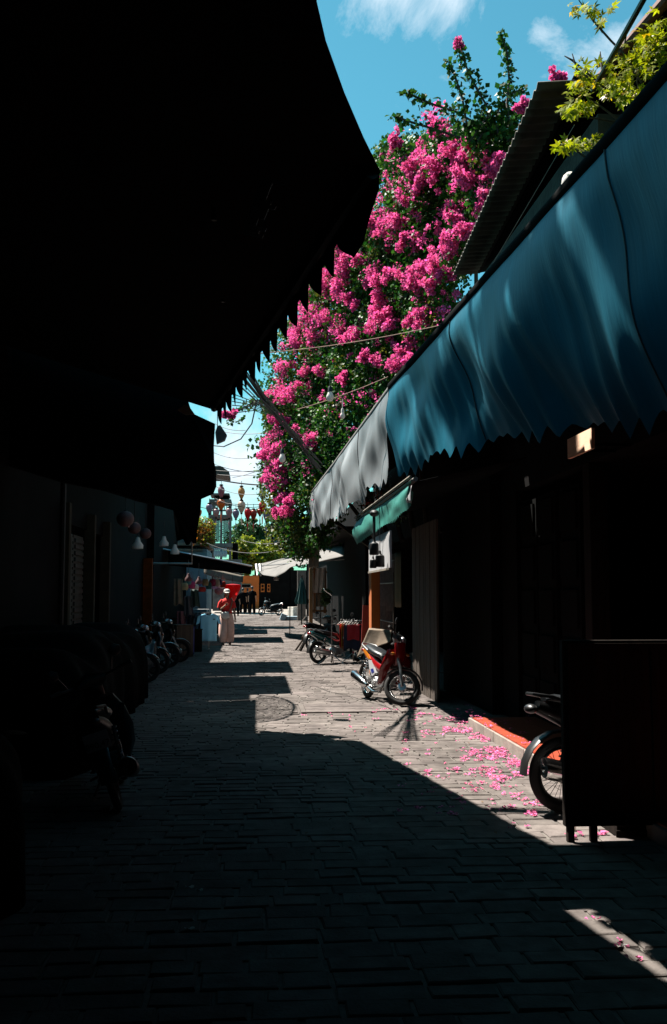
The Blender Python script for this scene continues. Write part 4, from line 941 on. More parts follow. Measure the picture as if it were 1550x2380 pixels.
# ---------------- end of street
t = thing('ochre_house', 'ochre walled house closing the street beyond the three dark people', 'house', (0, 78, G(78)))
EY = 78; b = MB(); bx(b, 540, 1338, 602, 1425, EY, 4); b.build('wall', mat('ochre_plaster', (1.0, .22, .03), rough=.9, var=.2, scale=1.5), t, smooth=False)
b = MB(); bx(b, 555, 1357, 583, 1366, EY-.06, .05); b.build('sign_frame', M_cream, t, smooth=False)
b = MB(); bx(b, 556.5, 1358.5, 581.5, 1364.8, EY-.08, .05); b.build('sign_panel', M_dkwall, t, smooth=False)
for q in ((602, 1325, 790, 1425), (470, 1325, 540, 1425)):
    b = MB(); bx(b, *q, EY, 4); b.build('side_wall', M_dkwall, t, smooth=False)
for (u0, u1) in ((606, 614.5), (621, 628)):
    b = MB(); bx(b, u0, 1357, u1, 1376, EY-.06, .05); f_ = b.build('window', M_orange, t, smooth=False)
    b = MB(); bx(b, u0+1.8, 1359.5, u1-1.8, 1365, EY-.09, .04); bx(b, u0+1.8, 1367.5, u1-1.8, 1373, EY-.09, .04); b.build('pane', M_dkwall, f_, smooth=False)
# SPA sign
t = thing('shop_sign', 'dark board reading SPA in pale blue capitals among the trees', 'sign', at(652, 1270, 50))
b = MB(); bx(b, 630, 1243, 676, 1266, 50.1, .08); b.build('sign_board', M_dkwall, t, smooth=False)
RF = Matrix(((1, 0, 0, 0), (0, 0, -1, 0), (0, 1, 0, 0), (0, 0, 0, 1)))
text('SPA', .46, at(652, 1254.5, 50.05), RF, mat('pale_blue_letters', (.45, .62, .72), var=.05, bump=0), 'lettering', t, ext=.02)

# ================================================================== TREES
def tree(lab, c, r, m, n, size, seed, base, group='trees beyond the stalls', name='tree'):
    rs = np.random.RandomState(seed); c = Vector(c); t = thing(name, lab, 'tree', base, 0, group)
    V = []; b = MB(); b.tube([base, Vector(base).lerp(c, .5)+Vector((.1, 0, 0)), c], [.16, .12, .06], 8)
    for k in range(n):
        d = rs.normal(size=3); d /= np.linalg.norm(d); q = rs.uniform(.35, 1)
        p = Vector((c.x+d[0]*r[0]*q, c.y+d[1]*r[1]*q, c.z+d[2]*r[2]*q)); cr = rs.uniform(.18, .38)*min(r)*.9
        if k % 3 == 0: b.tube([c.lerp(Vector(base), .25), p], [.04, .012], 5)
        V.append(leaf_np(clump_points(p, (cr, cr, cr*.75), 170, rs, .3), (-.3, .3, .7), size, rs))
    b.build('trunk', M_bark, t); np_mesh('crown', np.vstack(V), 4, m, t); return t
def base_(u, Y): return (at(u, 1300, Y).x, Y, G(Y))
tree('dark green tree on the left of the gap, tallest beyond the stalls', at(592, 1258, 90), (2.5, 2, 2.0), M_treed, 90, .22, 1, base_(592, 90))
tree('dark green tree standing behind the SPA sign', at(650, 1262, 92), (3.0, 2, 2.3), M_treed, 100, .22, 2, base_(650, 92))
tree('yellow green tree in front of the dark ones, by the tower', at(570, 1292, 84), (1.7, 1.5, 1.6), M_treel, 70, .17, 3, base_(570, 84))
tree('yellow green tree right of the other, above the grey awning', at(612, 1288, 85), (1.7, 1.5, 1.4), M_treel, 70, .17, 4, base_(612, 85))
tree('dark tree filling the gap between the two yellow green ones', at(630, 1305, 88), (3.0, 1.5, 1.8), M_treed, 70, .2, 5, base_(630, 88))
tree('bright leafed vine tree under the bougainvillea', at(680, 1235, 38), (.85, .8, .75), M_treel, 44, .10, 6, (3.0, 39, 4.6))
# tall street tree over the left house: its crown is above the picture and dapples the awning
T_ = tree('tall loose crowned tree rising behind the near left shop house', (-1.85, 12.4, 13.6), (.75, 3.8, 1.2), M_treed, 30, .22, 8, (-4.5, 10.6, 5.2), name='street_tree')
tree('dense tree crown rising beside the loose crowned one', (-1.85, 7.7, 13.4), (.85, 1.6, 1.2), M_treed, 80, .22, 9, (-4.5, 8, 5.2), name='street_tree')

# ---------------- bougainvillea
t = thing('bougainvillea', 'huge pink flowering bougainvillea towering over the right side roofs', 'shrub', (3.0, 22, 3.6))
rs = np.random.RandomState(21)
def YD(u): return float(np.interp(u, [600, 660, 800, 1000, 1180, 1260], [28.5, 27, 22.5, 18.2, 15.2, 14.2]))
poly = [(868, 372), (910, 345), (960, 345), (1020, 330), (1085, 320), (1120, 310), (1185, 320), (1190, 345), (1170, 400), (1130, 480), (1105, 560), (1075, 640), (1040, 760), (960, 900), (900, 960), (800, 1080), (770, 1170), (745, 1260), (700, 1290), (650, 1260), (640, 1190), (618, 1110), (612, 1030), (640, 990), (625, 920), (640, 850), (655, 790), (700, 690), (750, 600), (775, 560), (860, 480), (885, 440)]
def inside(x, y):
    c = False; j = len(poly)-1
    for i in range(len(poly)):
        xi, yi = poly[i]; xj, yj = poly[j]
        if (yi > y) != (yj > y) and x < (xj-xi)*(y-yi)/(yj-yi)+xi: c = not c
        j = i
    return c
pink = [(1025, 275, 26), (1010, 290, 20), (920, 325, 16), (925, 335, 12), (1060, 335, 24), (1085, 345, 20), (1050, 350, 22), (975, 365, 24), (1000, 380, 28), (985, 400, 28), (960, 390, 20), (1020, 400, 18), (1075, 390, 24), (1080, 410, 22), (1140, 380, 26), (1165, 370, 20), (1150, 400, 20), (1090, 425, 20), (1130, 455, 16), (1120, 475, 14),
 (965, 440, 18), (855, 500, 24), (840, 515, 26), (825, 530, 20), (785, 560, 24), (782, 580, 24), (870, 535, 16), (910, 515, 18), (930, 520, 22), (895, 545, 18), (940, 555, 16), (950, 470, 16), (1050, 490, 24), (1055, 505, 22), (1075, 530, 18), (1050, 560, 22), (1040, 580, 20), (1085, 545, 16), (760, 640, 24), (780, 660, 26), (755, 670, 20), (800, 655, 18), (795, 610, 20), (830, 600, 16), (865, 640, 20), (880, 650, 22), (905, 635, 16), (935, 655, 18), (960, 650, 22), (985, 610, 20), (1010, 620, 20), (1020, 640, 20), (975, 680, 20), (1000, 665, 18),
 (720, 730, 26), (745, 750, 28), (700, 760, 22), (680, 780, 20), (770, 740, 22), (790, 770, 20), (815, 780, 20), (825, 770, 16), (730, 790, 20), (735, 715, 20), (885, 690, 20), (890, 720, 24), (875, 745, 24), (900, 735, 18), (910, 755, 14), (975, 740, 18), (960, 745, 16), (810, 695, 14), (825, 705, 12), (715, 690, 14), (655, 855, 18), (665, 840, 18), (690, 800, 14), (745, 865, 16), (700, 860, 14), (935, 810, 16), (925, 840, 20), (945, 840, 16), (800, 880, 14), (850, 830, 16), (870, 835, 12),
 (650, 910, 22), (660, 925, 22), (680, 915, 20), (635, 925, 18), (700, 900, 14), (640, 970, 12), (665, 975, 12), (635, 1020, 20), (625, 1045, 20), (645, 1040, 20), (640, 1060, 18), (615, 1060, 12), (625, 1090, 18), (640, 1105, 20), (655, 1080, 16), (620, 1110, 12), (655, 1125, 14), (635, 1130, 10), (700, 1010, 14), (725, 1020, 14), (715, 1035, 12), (655, 1155, 12), (665, 1190, 14), (650, 1190, 14), (672, 1165, 12), (1300, 176, 14), (1290, 182, 12), (1222, 240, 12), (1210, 248, 10), (540, 965, 10), (525, 968, 9)]
VL, VF, VY = [], [], []; b = MB()
k = 0
while k < 1000:
    u, v = rs.uniform(600, 1200), rs.uniform(310, 1300)
    if not inside(u, v): continue
    k += 1; Y = YD(u)+(rs.uniform(.1, 1.6) if k % 3 else rs.uniform(1.6, 3.2))+max(0, (v-700)/500)*(max(0, u-700)/300)*1.5; c = at(u, v, Y); r = rs.uniform(.25, .5)*Y/22
    mm = VY if (rs.rand() < .10 or (v > 1130 and u < 720 and rs.rand() < .7)) else VL
    mm.append(leaf_np(clump_points(c, (r, r, r), 95, rs, .4), (-.5, .1, .6), .088 if k % 3 else .15, rs, .5))
for (u, v, s_) in pink:
    Y = 14.2 if u > 1195 else (24 if u < 560 else YD(u))-rs.uniform(.0, .5); r0 = s_/F*Y; c0 = at(u, v, Y)
    for j in range(6):
        c = c0+Vector(rs.normal(size=3)*r0*.52); VF.append(leaf_np(clump_points(c, r0*.62, 60, rs, .3), (-.6, -.2, .7), .066, rs, .0, .9))
    VL.append(leaf_np(clump_points(c0+Vector((.1, .2, -.05)), r0*1.15, 22, rs, .5), (-.5, .1, .6), .085, rs, .4))
for k in range(300):
    while True:
        u, v = rs.uniform(610, 1180), rs.uniform(330, 1160)
        if inside(u, v) and rs.rand() < np.interp(v+u*.3, [500, 900, 1150, 1400], [1, .8, .45, .15]): break
    Y = YD(u)+rs.uniform(-.2, .9); c = at(u, v, Y); VF.append(leaf_np(clump_points(c, rs.uniform(.04, .20), rs.randint(14, 60), rs, .2), (-.6, -.2, .7), .06, rs, 0, .9))
# long shoots
shoots = [[(1090, 330), (1140, 260), (1110, 210), (1085, 160), (1070, 110), (1063, 92)], [(1085, 290), (1075, 230), (1055, 170), (1040, 140)], [(1190, 330), (1178, 240), (1184, 190), (1178, 120), (1163, 70)], [(1130, 300), (1060, 260), (1000, 240), (960, 222), (936, 214)], [(1070, 320), (1010, 300), (960, 285), (930, 275), (910, 268)], [(1160, 320), (1150, 280), (1160, 250), (1190, 215), (1220, 205)], [(1110, 330), (1130, 290), (1120, 255)], [(1180, 330), (1190, 280), (1215, 255)], [(890, 400), (880, 375), (872, 362)], [(920, 360), (905, 330), (903, 312)], [(640, 925), (600, 930), (560, 950), (530, 958)], [(660, 1240), (640, 1215), (625, 1205)]]
for si, sh in enumerate(shoots):
    Y = 15.6 if si < 8 else (22.5 if si < 10 else 25.5); P3 = [at(u, v, Y+.1*i) for i, (u, v) in enumerate(sh)]
    b.tube(P3, [.02]*(len(P3)-1)+[.004], 5)
    for i in range(len(P3)-1):
        L_ = (P3[i+1]-P3[i]).length; n = int(L_*95)+4; wd = np.interp(i, [0, len(P3)-2], [.20, .045])
        cs = np.array([P3[i].lerp(P3[i+1], rs.rand()) for _ in range(n)])+rs.normal(size=(n, 3))*wd*.55
        VL.append(leaf_np(cs, (-.5, -.2, .6), .10, rs, .6))
for (u, v, s_) in ((1066, 92, 9), (1060, 100, 8), (1072, 104, 7), (1040, 305, 10)):
    c = at(u, v, 15.9); VF.append(leaf_np(clump_points(c, s_/F*16, 60, rs, .2), (-.6, -.2, .7), .05, rs, 0, .9))
for (u, v) in ((1150, 300), (1110, 300), (1175, 280), (1135, 320), (1190, 300), (1170, 330), (1120, 340), (1200, 260), (1100, 320)):
    c = at(u, v, 15.6+rs.uniform(0, .6)); VL.append(leaf_np(clump_points(c, .22, 75, rs, .2), (-.5, -.2, .6), .095, rs, .5))
for k in range(9):
    u = 690+k*52; v = 1150-k*72; b.tube([(2.8+.1*k, 24-k, 2.8), at(u, v, YD(u)+1.4), at(u+rs.uniform(-40, 40), v-140, YD(u)+1.0)], [.06, .035, .01], 6)
np_mesh('leaves', np.vstack(VL), 4, M_leaf, t); np_mesh('young_leaves', np.vstack(VY), 4, M_leafy, t); np_mesh('flowers', np.vstack(VF), 4, M_bract, t); b.tube([(3.6, 22, 3.0), (3.4, 22, 6)], .12, 8); b.tube([(3.5, 22, 4), at(1100, 400, 18), at(1300, 190, 14.4)], [.05, .02, .01], 5); b.build('branches', M_bark, t)

# ---------------- yellow green palmate climber, top right
def palm_np(cs, size, rs, bias=(-.4, -.5, .5)):
    out = []
    for c in cs:
        nrm = Vector(rs.normal(size=3)*.6)+Vector(bias); nrm.normalize(); d = Vector(rs.normal(size=3)); d -= nrm*d.dot(nrm); d.normalize(); s_ = size*rs.uniform(.65, 1.25)
        for a, l in ((-95, .55), (-48, .85), (0, 1.05), (48, .85), (95, .55)):
            e = Matrix.Rotation(R(a+rs.uniform(-8, 8)), 3, nrm) @ d; sd = nrm.cross(e); c_ = Vector(c)
            out += [c_, c_+e*s_*l*.45+sd*s_*.15, c_+e*s_*l-nrm*s_*.12, c_+e*s_*l*.45-sd*s_*.15]
    return np.array([tuple(p) for p in out])
t = thing('climbing_plant', 'yellow green palmate leaved climber glowing in the sun at the top right', 'plant', (3, 7.4, 4.5)); rs = np.random.RandomState(5)
sp = [(1530, 200, 24, 22, 22), (1500, 160, 34, 24, 34), (1540, 90, 16, 26, 22), (1450, 230, 26, 14, 16), (1345, 335, 45, 14, 26), (1315, 340, 22, 12, 10), (1385, 325, 18, 10, 8), (1345, 200, 30, 20, 30), (1360, 165, 24, 16, 14), (1350, 245, 36, 18, 34), (1320, 260, 18, 16, 16), (1375, 250, 14, 10, 8), (1440, 200, 45, 18, 38), (1480, 215, 26, 12, 22), (1415, 215, 20, 12, 12), (1470, 140, 40, 18, 40), (1500, 110, 36, 26, 40), (1515, 80, 26, 26, 34), (1530, 120, 22, 16, 18), (1400, 150, 30, 10, 10), (1360, 12, 22, 12, 9), (1378, 30, 20, 12, 9), (1392, 50, 12, 8, 5), (1345, 25, 16, 10, 7), (1425, 20, 12, 8, 4), (1525, 25, 14, 10, 4), (1380, 190, 20, 10, 10), (1340, 150, 12, 20, 6), (1460, 170, 24, 10, 12), (1535, 60, 14, 20, 14)]
C1, C2 = [], []
for (u, v, ru, rv, n) in sp:
    for j in range(int(n*1.5)):
        (C2 if rs.rand() < .10 else C1).append(at(u+rs.normal()*ru*.5, v+rs.normal()*rv*.5, 7.3+rs.uniform(-.35, .35)))
np_mesh('leaves', palm_np(C1, .062, rs), 4, M_lime, t); np_mesh('golden_leaves', palm_np(C2, .066, rs), 4, M_gold, t)
b = MB()
for st in ([(1495, 200), (1455, 130), (1420, 95), (1380, 50), (1345, 0)], [(1440, 280), (1400, 250), (1370, 230)], [(1460, 270), (1400, 200), (1330, 140), (1312, 130)], [(1380, 380), (1340, 350), (1300, 335)], [(1500, 240), (1480, 190), (1500, 110), (1520, 50)], [(1445, 285), (1395, 276), (1350, 272)], [(1380, 190), (1340, 160), (1330, 125)], [(1400, 180), (1398, 150), (1395, 120)], [(1450, 110), (1455, 80), (1462, 60)]):
    b.tube([at(u, v, 7.3+.04*i) for i, (u, v) in enumerate(st)], [.009]*(len(st)-1)+[.004], 5)
b.build('stems', M_bark, t)
b = MB(); c = at(1325, 425, 7.6)
b.ball(c, (.07, .07, .09)); single(b, 'paper_bag', M_cloth_w, 'crumpled pale bag caught behind the blue awning bar', 'bag')
# small orange flowers and ochre wall glimpses under the faded awning
rs = np.random.RandomState(8); t = thing('flower_basket', 'small orange and red blossoms glimpsed above the teal awning', 'flowers', at(880, 1165, 20)); V = []
for (u, v) in ((905, 1155), (890, 1165), (880, 1150), (855, 1170), (925, 1140)): V.append(leaf_np(clump_points(at(u, v, 20), .09, 26, rs, .2), (-.5, .2, .7), .05, rs))
np_mesh('blossom', np.vstack(V), 4, M_bractr, t)
np_mesh('leaves', np.vstack([leaf_np(clump_points(at(rs.uniform(830, 930), rs.uniform(1130, 1200), 20.4), .25, 60, rs, .2), (-.5, .2, .7), .07, rs) for _ in range(10)]), 4, M_treed, t)

# ================================================================== CABLES AND BULBS
def wire(pts, r, m, lab, group=None, name='cable'):
    b = MB(); b.tube(pts, r, 5); return single(b, name, m, lab, 'cable', group)
wire(sag(at(598, 822, 14), at(1034, 754, 12.6), .05), .008, M_rust, 'rusty wire stretched across the pink flowers to the blue awning', name='wire')
wire(sag(at(690, 952, 16), at(902, 876, 13.4), .03), .008, M_rust, 'rusty wire that carries the two white bulbs', name='wire')
wire(sag(at(1128, 640, 10.4), at(1335, 290, 7.6), .01), .004, M_metal, 'thin pale wire rising towards the yellow green climber', name='wire')
rc = random.Random(5)
bundle = thing('cable_bundle', 'thick tangled bundle of black cables running from the fringe to the bougainvillea', 'cable bundle', (0, 15, 5))
for k in range(13):
    o = lambda s_: (rc.uniform(-s_, s_), rc.uniform(-s_, s_))
    a, c, e, f = o(16), o(5), o(4), o(8)
    g_ = o(7); b = MB(); b.tube([at(568+a[0]*.9, 870+a[1]*1.6, 13.2), at(606+a[0]*.5, 922+a[1]*.8, 14.5), at(650+c[0]*1.5, 968+c[1]*1.4, 16.5), at(690+e[0]*1.6+g_[0], 1020+e[1]*1.5, 18), at(738+f[0]*1.5, 1088+f[1]*1.5, 20)], .007+rc.random()*.005, 5); b.build('cable', M_cable, bundle)
for k in range(6):
    b = MB(); b.tube([at(540, 915+k*9, 13.4), at(590, 934+k*4, 14.6), at(648, 962+k*2, 16.5)], .007, 5); b.build('branch_cable', M_cable, bundle)
for (u0, v0, u1, v1, s_) in ((497, 998, 640, 1002, .15), (497, 1052, 640, 1044, .3), (497, 1078, 640, 1090, .2), (497, 1093, 620, 1092, .05), (497, 1102, 650, 1097, .1), (500, 1130, 650, 1134, .3), (500, 1158, 650, 1165, .3), (500, 1166, 650, 1168, .1), (500, 985, 570, 1000, .1), (540, 1110, 650, 1070, .1), (560, 1255, 720, 1235, .3), (480, 1262, 700, 1262, .4)):
    NC = globals().get('NC', 0)+1
    wire(sag(at(u0, v0, 40), at(u1, v1, 38), s_), .012, M_cable, ['topmost level thin cable across the sky gap', 'second level cable from the top across the sky gap', 'third cable from the top, just above the low cloud', 'cable crossing the low white cloud', 'cable level with the brown tiled eave', 'cable just above the thick lantern cable', 'cable passing behind the upper lanterns', 'cable just below the upper lanterns', 'short cable at the top left of the sky gap', 'thin cable rising to the right across the sky gap', 'cable crossing the green trees near the SPA sign', 'lowest cable crossing in front of the yellow green bushes'][NC-1], 'thin cables against the sky')
wire([at(597, 930, 16), at(585, 985, 17), at(560, 1020, 18), at(520, 1038, 19), at(498, 1036, 20)], .012, M_cable, 'single black cable curving down in a wide arc against the sky')
wire(sag(at(640, 800, 20), at(600, 850, 16), .02), .006, M_cable, 'thin cable dropping from the fringe to the flowers')
wire(sag(at(498, 1113, 41), at(660, 1127, 41), .10, 20), .03, M_cable, 'thick black cable carrying the upper lanterns')
for (u, v, Y, r, lab) in ((767, 921, 14.8, 9, 'large white bulb hanging before the bougainvillea'), (796, 965, 14.2, 6, 'smaller white bulb hanging lower right of the large one'), (656, 1064, 22, 8, 'faint pale bulb at the left edge of the bougainvillea')):
    c = at(u, v, Y); q = r/F*Y; t = thing('light_bulb', lab, 'bulb', c-Vector((0, 0, q*1.4)), 0, 'bulbs on wires')
    b = MB(); b.lathe([(0, -q*1.4), (q*.6, -q*1.25), (q*1.0, -q*.5), (q*.95, q*.1), (q*.6, q*.9), (q*.5, q*1.2), (0, q*1.25)], c, 18); b.build('glass', M_bulb, t)
    b = MB(); b.lathe([(0, q*2.8), (q*.35, q*2.7), (q*.55, q*2.2), (q*.6, q*1.22), (0, q*1.22)], c, 14); b.tube([c+Vector((0, 0, q*2.6)), c+Vector((0, 0, q*6.5))], .006, 5); b.build('socket', M_cloth_w if r == 6 else M_cable, t)

# ================================================================== SILK LANTERNS
def lantern(lab, u, vt, vb, m, Y=42, drop=True, flip=False, wd=16.5, tas=None):
    a, c = at(u, vt, Y), at(u, vb, Y); H = a.z-c.z; rr = wd/2/F*Y; t = thing('silk_lantern', lab, 'lantern', c, 0, 'silk lanterns strung over the street')
    prof = [(.04, 1), (.45, .97), (.85, .86), (1, .70), (.93, .52), (.70, .32), (.38, .12), (.12, 0)] if not flip else [(.06, 1), (.45, .93), (.85, .78), (1, .62), (.92, .45), (.62, .24), (.3, .07), (.1, 0)]
    b = MB(); b.lathe([(p*rr, q*H) for p, q in prof], c, 20, rib=.07); b.build('silk_shade', m, t)
    b = MB(); b.lathe([(0, H+.05), (.07, H+.04), (.09, H-.01), (0, H-.01)], c, 10); b.lathe([(0, -.03), (.05, -.02), (.05, .03), (0, .03)], c, 10); b.tube([c+Vector((0, 0, H)), c+Vector((0, 0, H+.25))], .01, 4); b.build('cap', M_dkwood, t)
    if drop:
        b = MB(); b.tube([c, c-Vector((0, 0, .15)), c-Vector((0, 0, .17)), c-Vector((0, 0, .48))], [.012, .012, .03, .024], 6); b.build('tassel', tas or m, t)
    return t
def silk(nm, c): return mat(nm, tuple(x*2.0 for x in c), rough=.35, var=.12, scale=4, bump=0, trans=.45, spec=.6)
S = dict(rose=silk('rose_silk', (.42, .16, .20)), gold=silk('gold_silk', (.62, .34, .12)), pearl=silk('pearl_silk', (.55, .48, .50)), amber=silk('amber_silk', (.60, .16, .02)), cream=silk('cream_silk', (.62, .48, .38)), red=silk('red_silk', (.62, .01, .015)), lilac=silk('lilac_silk', (.32, .26, .36)), rust=silk('rust_silk', (.42, .05, .02)), blush=silk('blush_silk', (.50, .30, .32)))
lantern('rose silk lantern, upper one of the left hanging pair', 514, 1128, 1158, S['rose'], flip=True, drop=False)
lantern('amber silk lantern, lower one of the left hanging pair', 513.5, 1160, 1187, S['amber'], wd=19)
lantern('golden silk lantern, upper one of the middle hanging pair', 561, 1131, 1161, S['gold'], flip=True, drop=False)
lantern('cream silk lantern, lower one of the middle hanging pair', 561, 1164, 1194, S['cream'], wd=19)
lantern('pearl white silk lantern, upper one of the right hanging pair', 610, 1133, 1164, S['pearl'], flip=True, drop=False, wd=18)
lantern('red silk lantern with white top, lower one of the right hanging pair', 609.5, 1166, 1192, S['red'], wd=17)
row = [(461, 1182, 1205, 'amber', 'amber lantern at the far left end of the low row'), (486, 1171, 1195, 'lilac', 'greyish lilac lantern second from the left in the low row'), (502, 1182, 1204, 'blush', 'blush lantern third from the left in the low row'), (532, 1180, 1206, 'blush', 'large blush lantern fourth from the left in the low row'), (548, 1184, 1208, 'lilac', 'lilac lantern right of the large blush one'), (575.5, 1181, 1210, 'red', 'bright red lantern in the middle of the low row'), (589, 1184, 1210, 'rust', 'rust red lantern right of the bright red one'), (604, 1182, 1199, 'rust', 'small rust lantern partly behind the right hanging pair'), (618.5, 1184, 1213, 'lilac', 'dark lilac lantern right of the right hanging pair'), (631, 1184, 1210, 'cream', 'cream lantern near the right end of the low row'), (650, 1181, 1200, 'blush', 'blush lantern half lost in the bougainvillea'), (666, 1185, 1210, 'lilac', 'lilac lantern at the far right end of the low row')]
for (u, a, c, k, lab) in row: lantern(lab, u, a, c, S[k], Y=44, wd=16)
wire(sag(at(455, 1176, 44), at(560, 1181, 44), .12)+sag(at(560, 1181, 44), at(690, 1178, 44), .12)[1:], .015, M_cable, 'thin cable carrying the low row of lanterns')
# a few lanterns hanging among the left stalls, and the big red one behind the woman
b = MB(); c = at(540, 1400, 37)
t = thing('red_umbrella', 'large red tapering lantern hanging behind the woman in red', 'lantern', c); H = at(540, 1357, 37).z-c.z
b.lathe([(.02, 0), (.12, H*.15), (.28, H*.7), (.30, H*.95), (.05, H)], c, 20, rib=.05); b.build('silk_shade', S['red'], t); b = MB(); b.tube([c+Vector((0, 0, H)), c+Vector((0, 0, H+.3))], .012, 5); b.build('cord', M_cable, t)
t.name = 'red_lantern'
sl_ = [(514, 1360, 'pearl', 'silver lantern in the left stalls just above the woman'), (500, 1362, 'lilac', 'grey blue lantern left of the silver one in the stalls'), (509, 1374, 'blush', 'small blush lantern below the silver one in the stalls')]
for (u, v, k, lab) in sl_:
    c = at(u, v, 38); t = thing('small_lantern', lab, 'lantern', c-Vector((0, 0, .15)), 0, 'lanterns in the left stalls'); b = MB(); rr = .17; b.lathe([(rr*math.sin(math.pi*k_/10), rr*.8*math.cos(math.pi*k_/10)) for k_ in range(11)], c, 20, rib=.06); b.build('silk_shade', S[k], t); b = MB(); b.tube([c+Vector((0, 0, .12)), c+Vector((0, 0, .4))], .01, 5); b.build('cord', M_cable, t)

# ================================================================== CLOTHES RACK LEFT
RYk = 28.6
t = thing('clothes_rack', 'metal clothes rack with dark shirts beside the skylit white T-shirt', 'rack', at(463, 1495, RYk)); g0 = G(RYk)
x0, x1 = at(430, 1400, RYk).x, at(486, 1400, RYk).x; zb = at(470, 1416, RYk).z
b = MB(); b.tube([(x0, RYk, g0+.03), (x0, RYk, zb), (x1, RYk, zb), (x1, RYk, g0+.03)], .014, 6)
for x in (x0, x1): b.tube([(x, RYk-.3, g0+.03), (x, RYk+.3, g0+.03)], .016, 6)
b.build('frame', M_metal, t)
def shirt(P, wd, h, m, yaw, lab, seed, name='t_shirt'):
    t = thing(name, lab, 'T-shirt', (P.x, P.y, P.z-h), 0, 'shirts on the left rack' if name == 'shirt' else None)
    def pt(x, z, y=0): 
        c_, s_ = math.cos(yaw), math.sin(yaw); return (P.x+x*c_-y*s_, P.y+x*s_+y*c_, P.z+z)
    b = MB(); w2 = wd/2
    for sgn in (-1, 1):
        b.grid(lambda a, q: pt(-w2*.82+wd*.82*a, (-.03*math.sin(a*math.pi) if q == 0 and .3 < a < .7 else 0)-(.05*abs(2*a-1)**1.4 if q < .3 else .05*abs(2*a-1)**1.4*(1-q)) - q*h-(.04 if q == 0 and .38 < a < .62 else 0), sgn*(.045*math.sin(a*math.pi)+.012*math.sin(a*14+seed)*q)), 18, 12)
    for s_ in (-1, 1):
        b.grid(lambda a, q: pt(s_*(w2*.74+a*wd*.17+q*.05), -.045-a*.05-q*h*.30, .03*math.sin(q*3)), 4, 6)
    b.build('fabric', m, t, solid=.004)
    b = MB(); b.tube([pt(-w2*.7, -.04), pt(0, .03), pt(w2*.7, -.04)], .006, 5); b.tube([pt(0, .03), pt(0, .10), pt(.03, .12)], .004, 5); b.build('hanger', M_blk, t)
    return t, pt
P = at(485, 1425, RYk-.35)
ts, pt = shirt(P, .56, .78, M_tshirt, .05, 'white T-shirt, blue skylight put into its colour, with a tiny chest print facing the camera on the rack', 1)
b = MB(); c = Vector(pt(.15, -.17, -.062)); b.box(c+Vector((-.02, 0, 0)), (.022, .004, .028)); b.box(c+Vector((.02, 0, 0)), (.022, .004, .028)); b.box(c, (.03, .004, .01)); b.build('chest_print', M_bluecloth, ts, smooth=False)
shl = ['dark shirt hanging edge on, leftmost on the left rack', 'navy shirt second from the left on the rack', 'black shirt in the middle of the left rack', 'slate shirt fourth on the left rack', 'navy shirt nearest the skylit white T-shirt']
for i in range(5):
    shirt(Vector((x0+.10+i*.11, RYk, zb-.1)), .5, .72, [M_ink, M_bluecloth, M_ink, mat('slate_cotton', (.06, .09, .12)), M_bluecloth][i], R(62), shl[i], i, 'shirt')
for i, (u, v, h, m, lab) in enumerate([(413, 1345, 60, mat('cream_garment', (.38, .30, .20)), 'cream garment hanging at the edge of the left stalls'), (420, 1420, 50, mat('pink_garment', (.35, .12, .14)), 'pinkish garment low at the edge of the left stalls'), (452, 1370, 40, mat('green_garment', (.02, .08, .06)), 'dark green garment above the clothes rack'), (437, 1385, 45, mat('grey_garment', (.10, .11, .13)), 'grey garment between the cream one and the rack')]):
    P = at(u, v, 27.5); b = MB(); b.grid(lambda a, q: (P.x-.10+a*.2*(1+.3*q), P.y+.03*math.sin(a*9), P.z-q*h/F*27.5*(1+.05*math.sin(a*8))), 10, 8); single(b, 'hanging_garment', m, lab, 'garment', 'garments of the left stalls', solid=.01)

rg = random.Random(12); gm = [mat('magenta_goods', (.7, .06, .25), var=.3), mat('teal_goods', (.04, .30, .30), var=.3), mat('straw_goods', (.8, .6, .3), var=.3), mat('scarlet_goods', (1.0, .05, .03), var=.3), mat('indigo_goods', (.08, .10, .45), var=.3), mat('ivory_goods', (1.3, 1.2, 1.0), var=.2)]
kinds = ['magenta', 'teal', 'straw coloured', 'scarlet', 'indigo', 'ivory']
wh = ['leftmost', 'second', 'third', 'fourth', 'fifth', 'sixth', 'seventh', 'eighth', 'ninth', 'tenth', 'eleventh', 'rightmost']
for i in range(12):
    u = 428+i*8.2; v = 1352+rg.uniform(-8, 14); Y = 31+i*.5; c = at(u, v, Y); h = rg.uniform(.16, .26); ww = rg.uniform(.10, .15); k_ = (i*5+2) % 6
    t = thing('hanging_bag', 'small %s shoulder bag, %s from the left of those hung under the left awning' % (kinds[k_], wh[i]), 'bag', c-Vector((0, 0, h)), 0, 'bags hung under the left awning')
    b = MB(); b.loft([(c+Vector((0, 0, -h)), ww*.8, .03), (c+Vector((0, 0, -h*.6)), ww, .06), (c+Vector((0, 0, -h*.15)), ww*.85, .05), (c, ww*.5, .02)], 10, side=(1, 0, 0)); b.build('pouch', gm[k_], t)
    b = MB(); b.tube([c+Vector((-ww*.5, 0, -.02)), c+Vector((0, 0, .28)), c+Vector((ww*.5, 0, -.02))], .008, 5); b.build('strap', gm[k_], t)
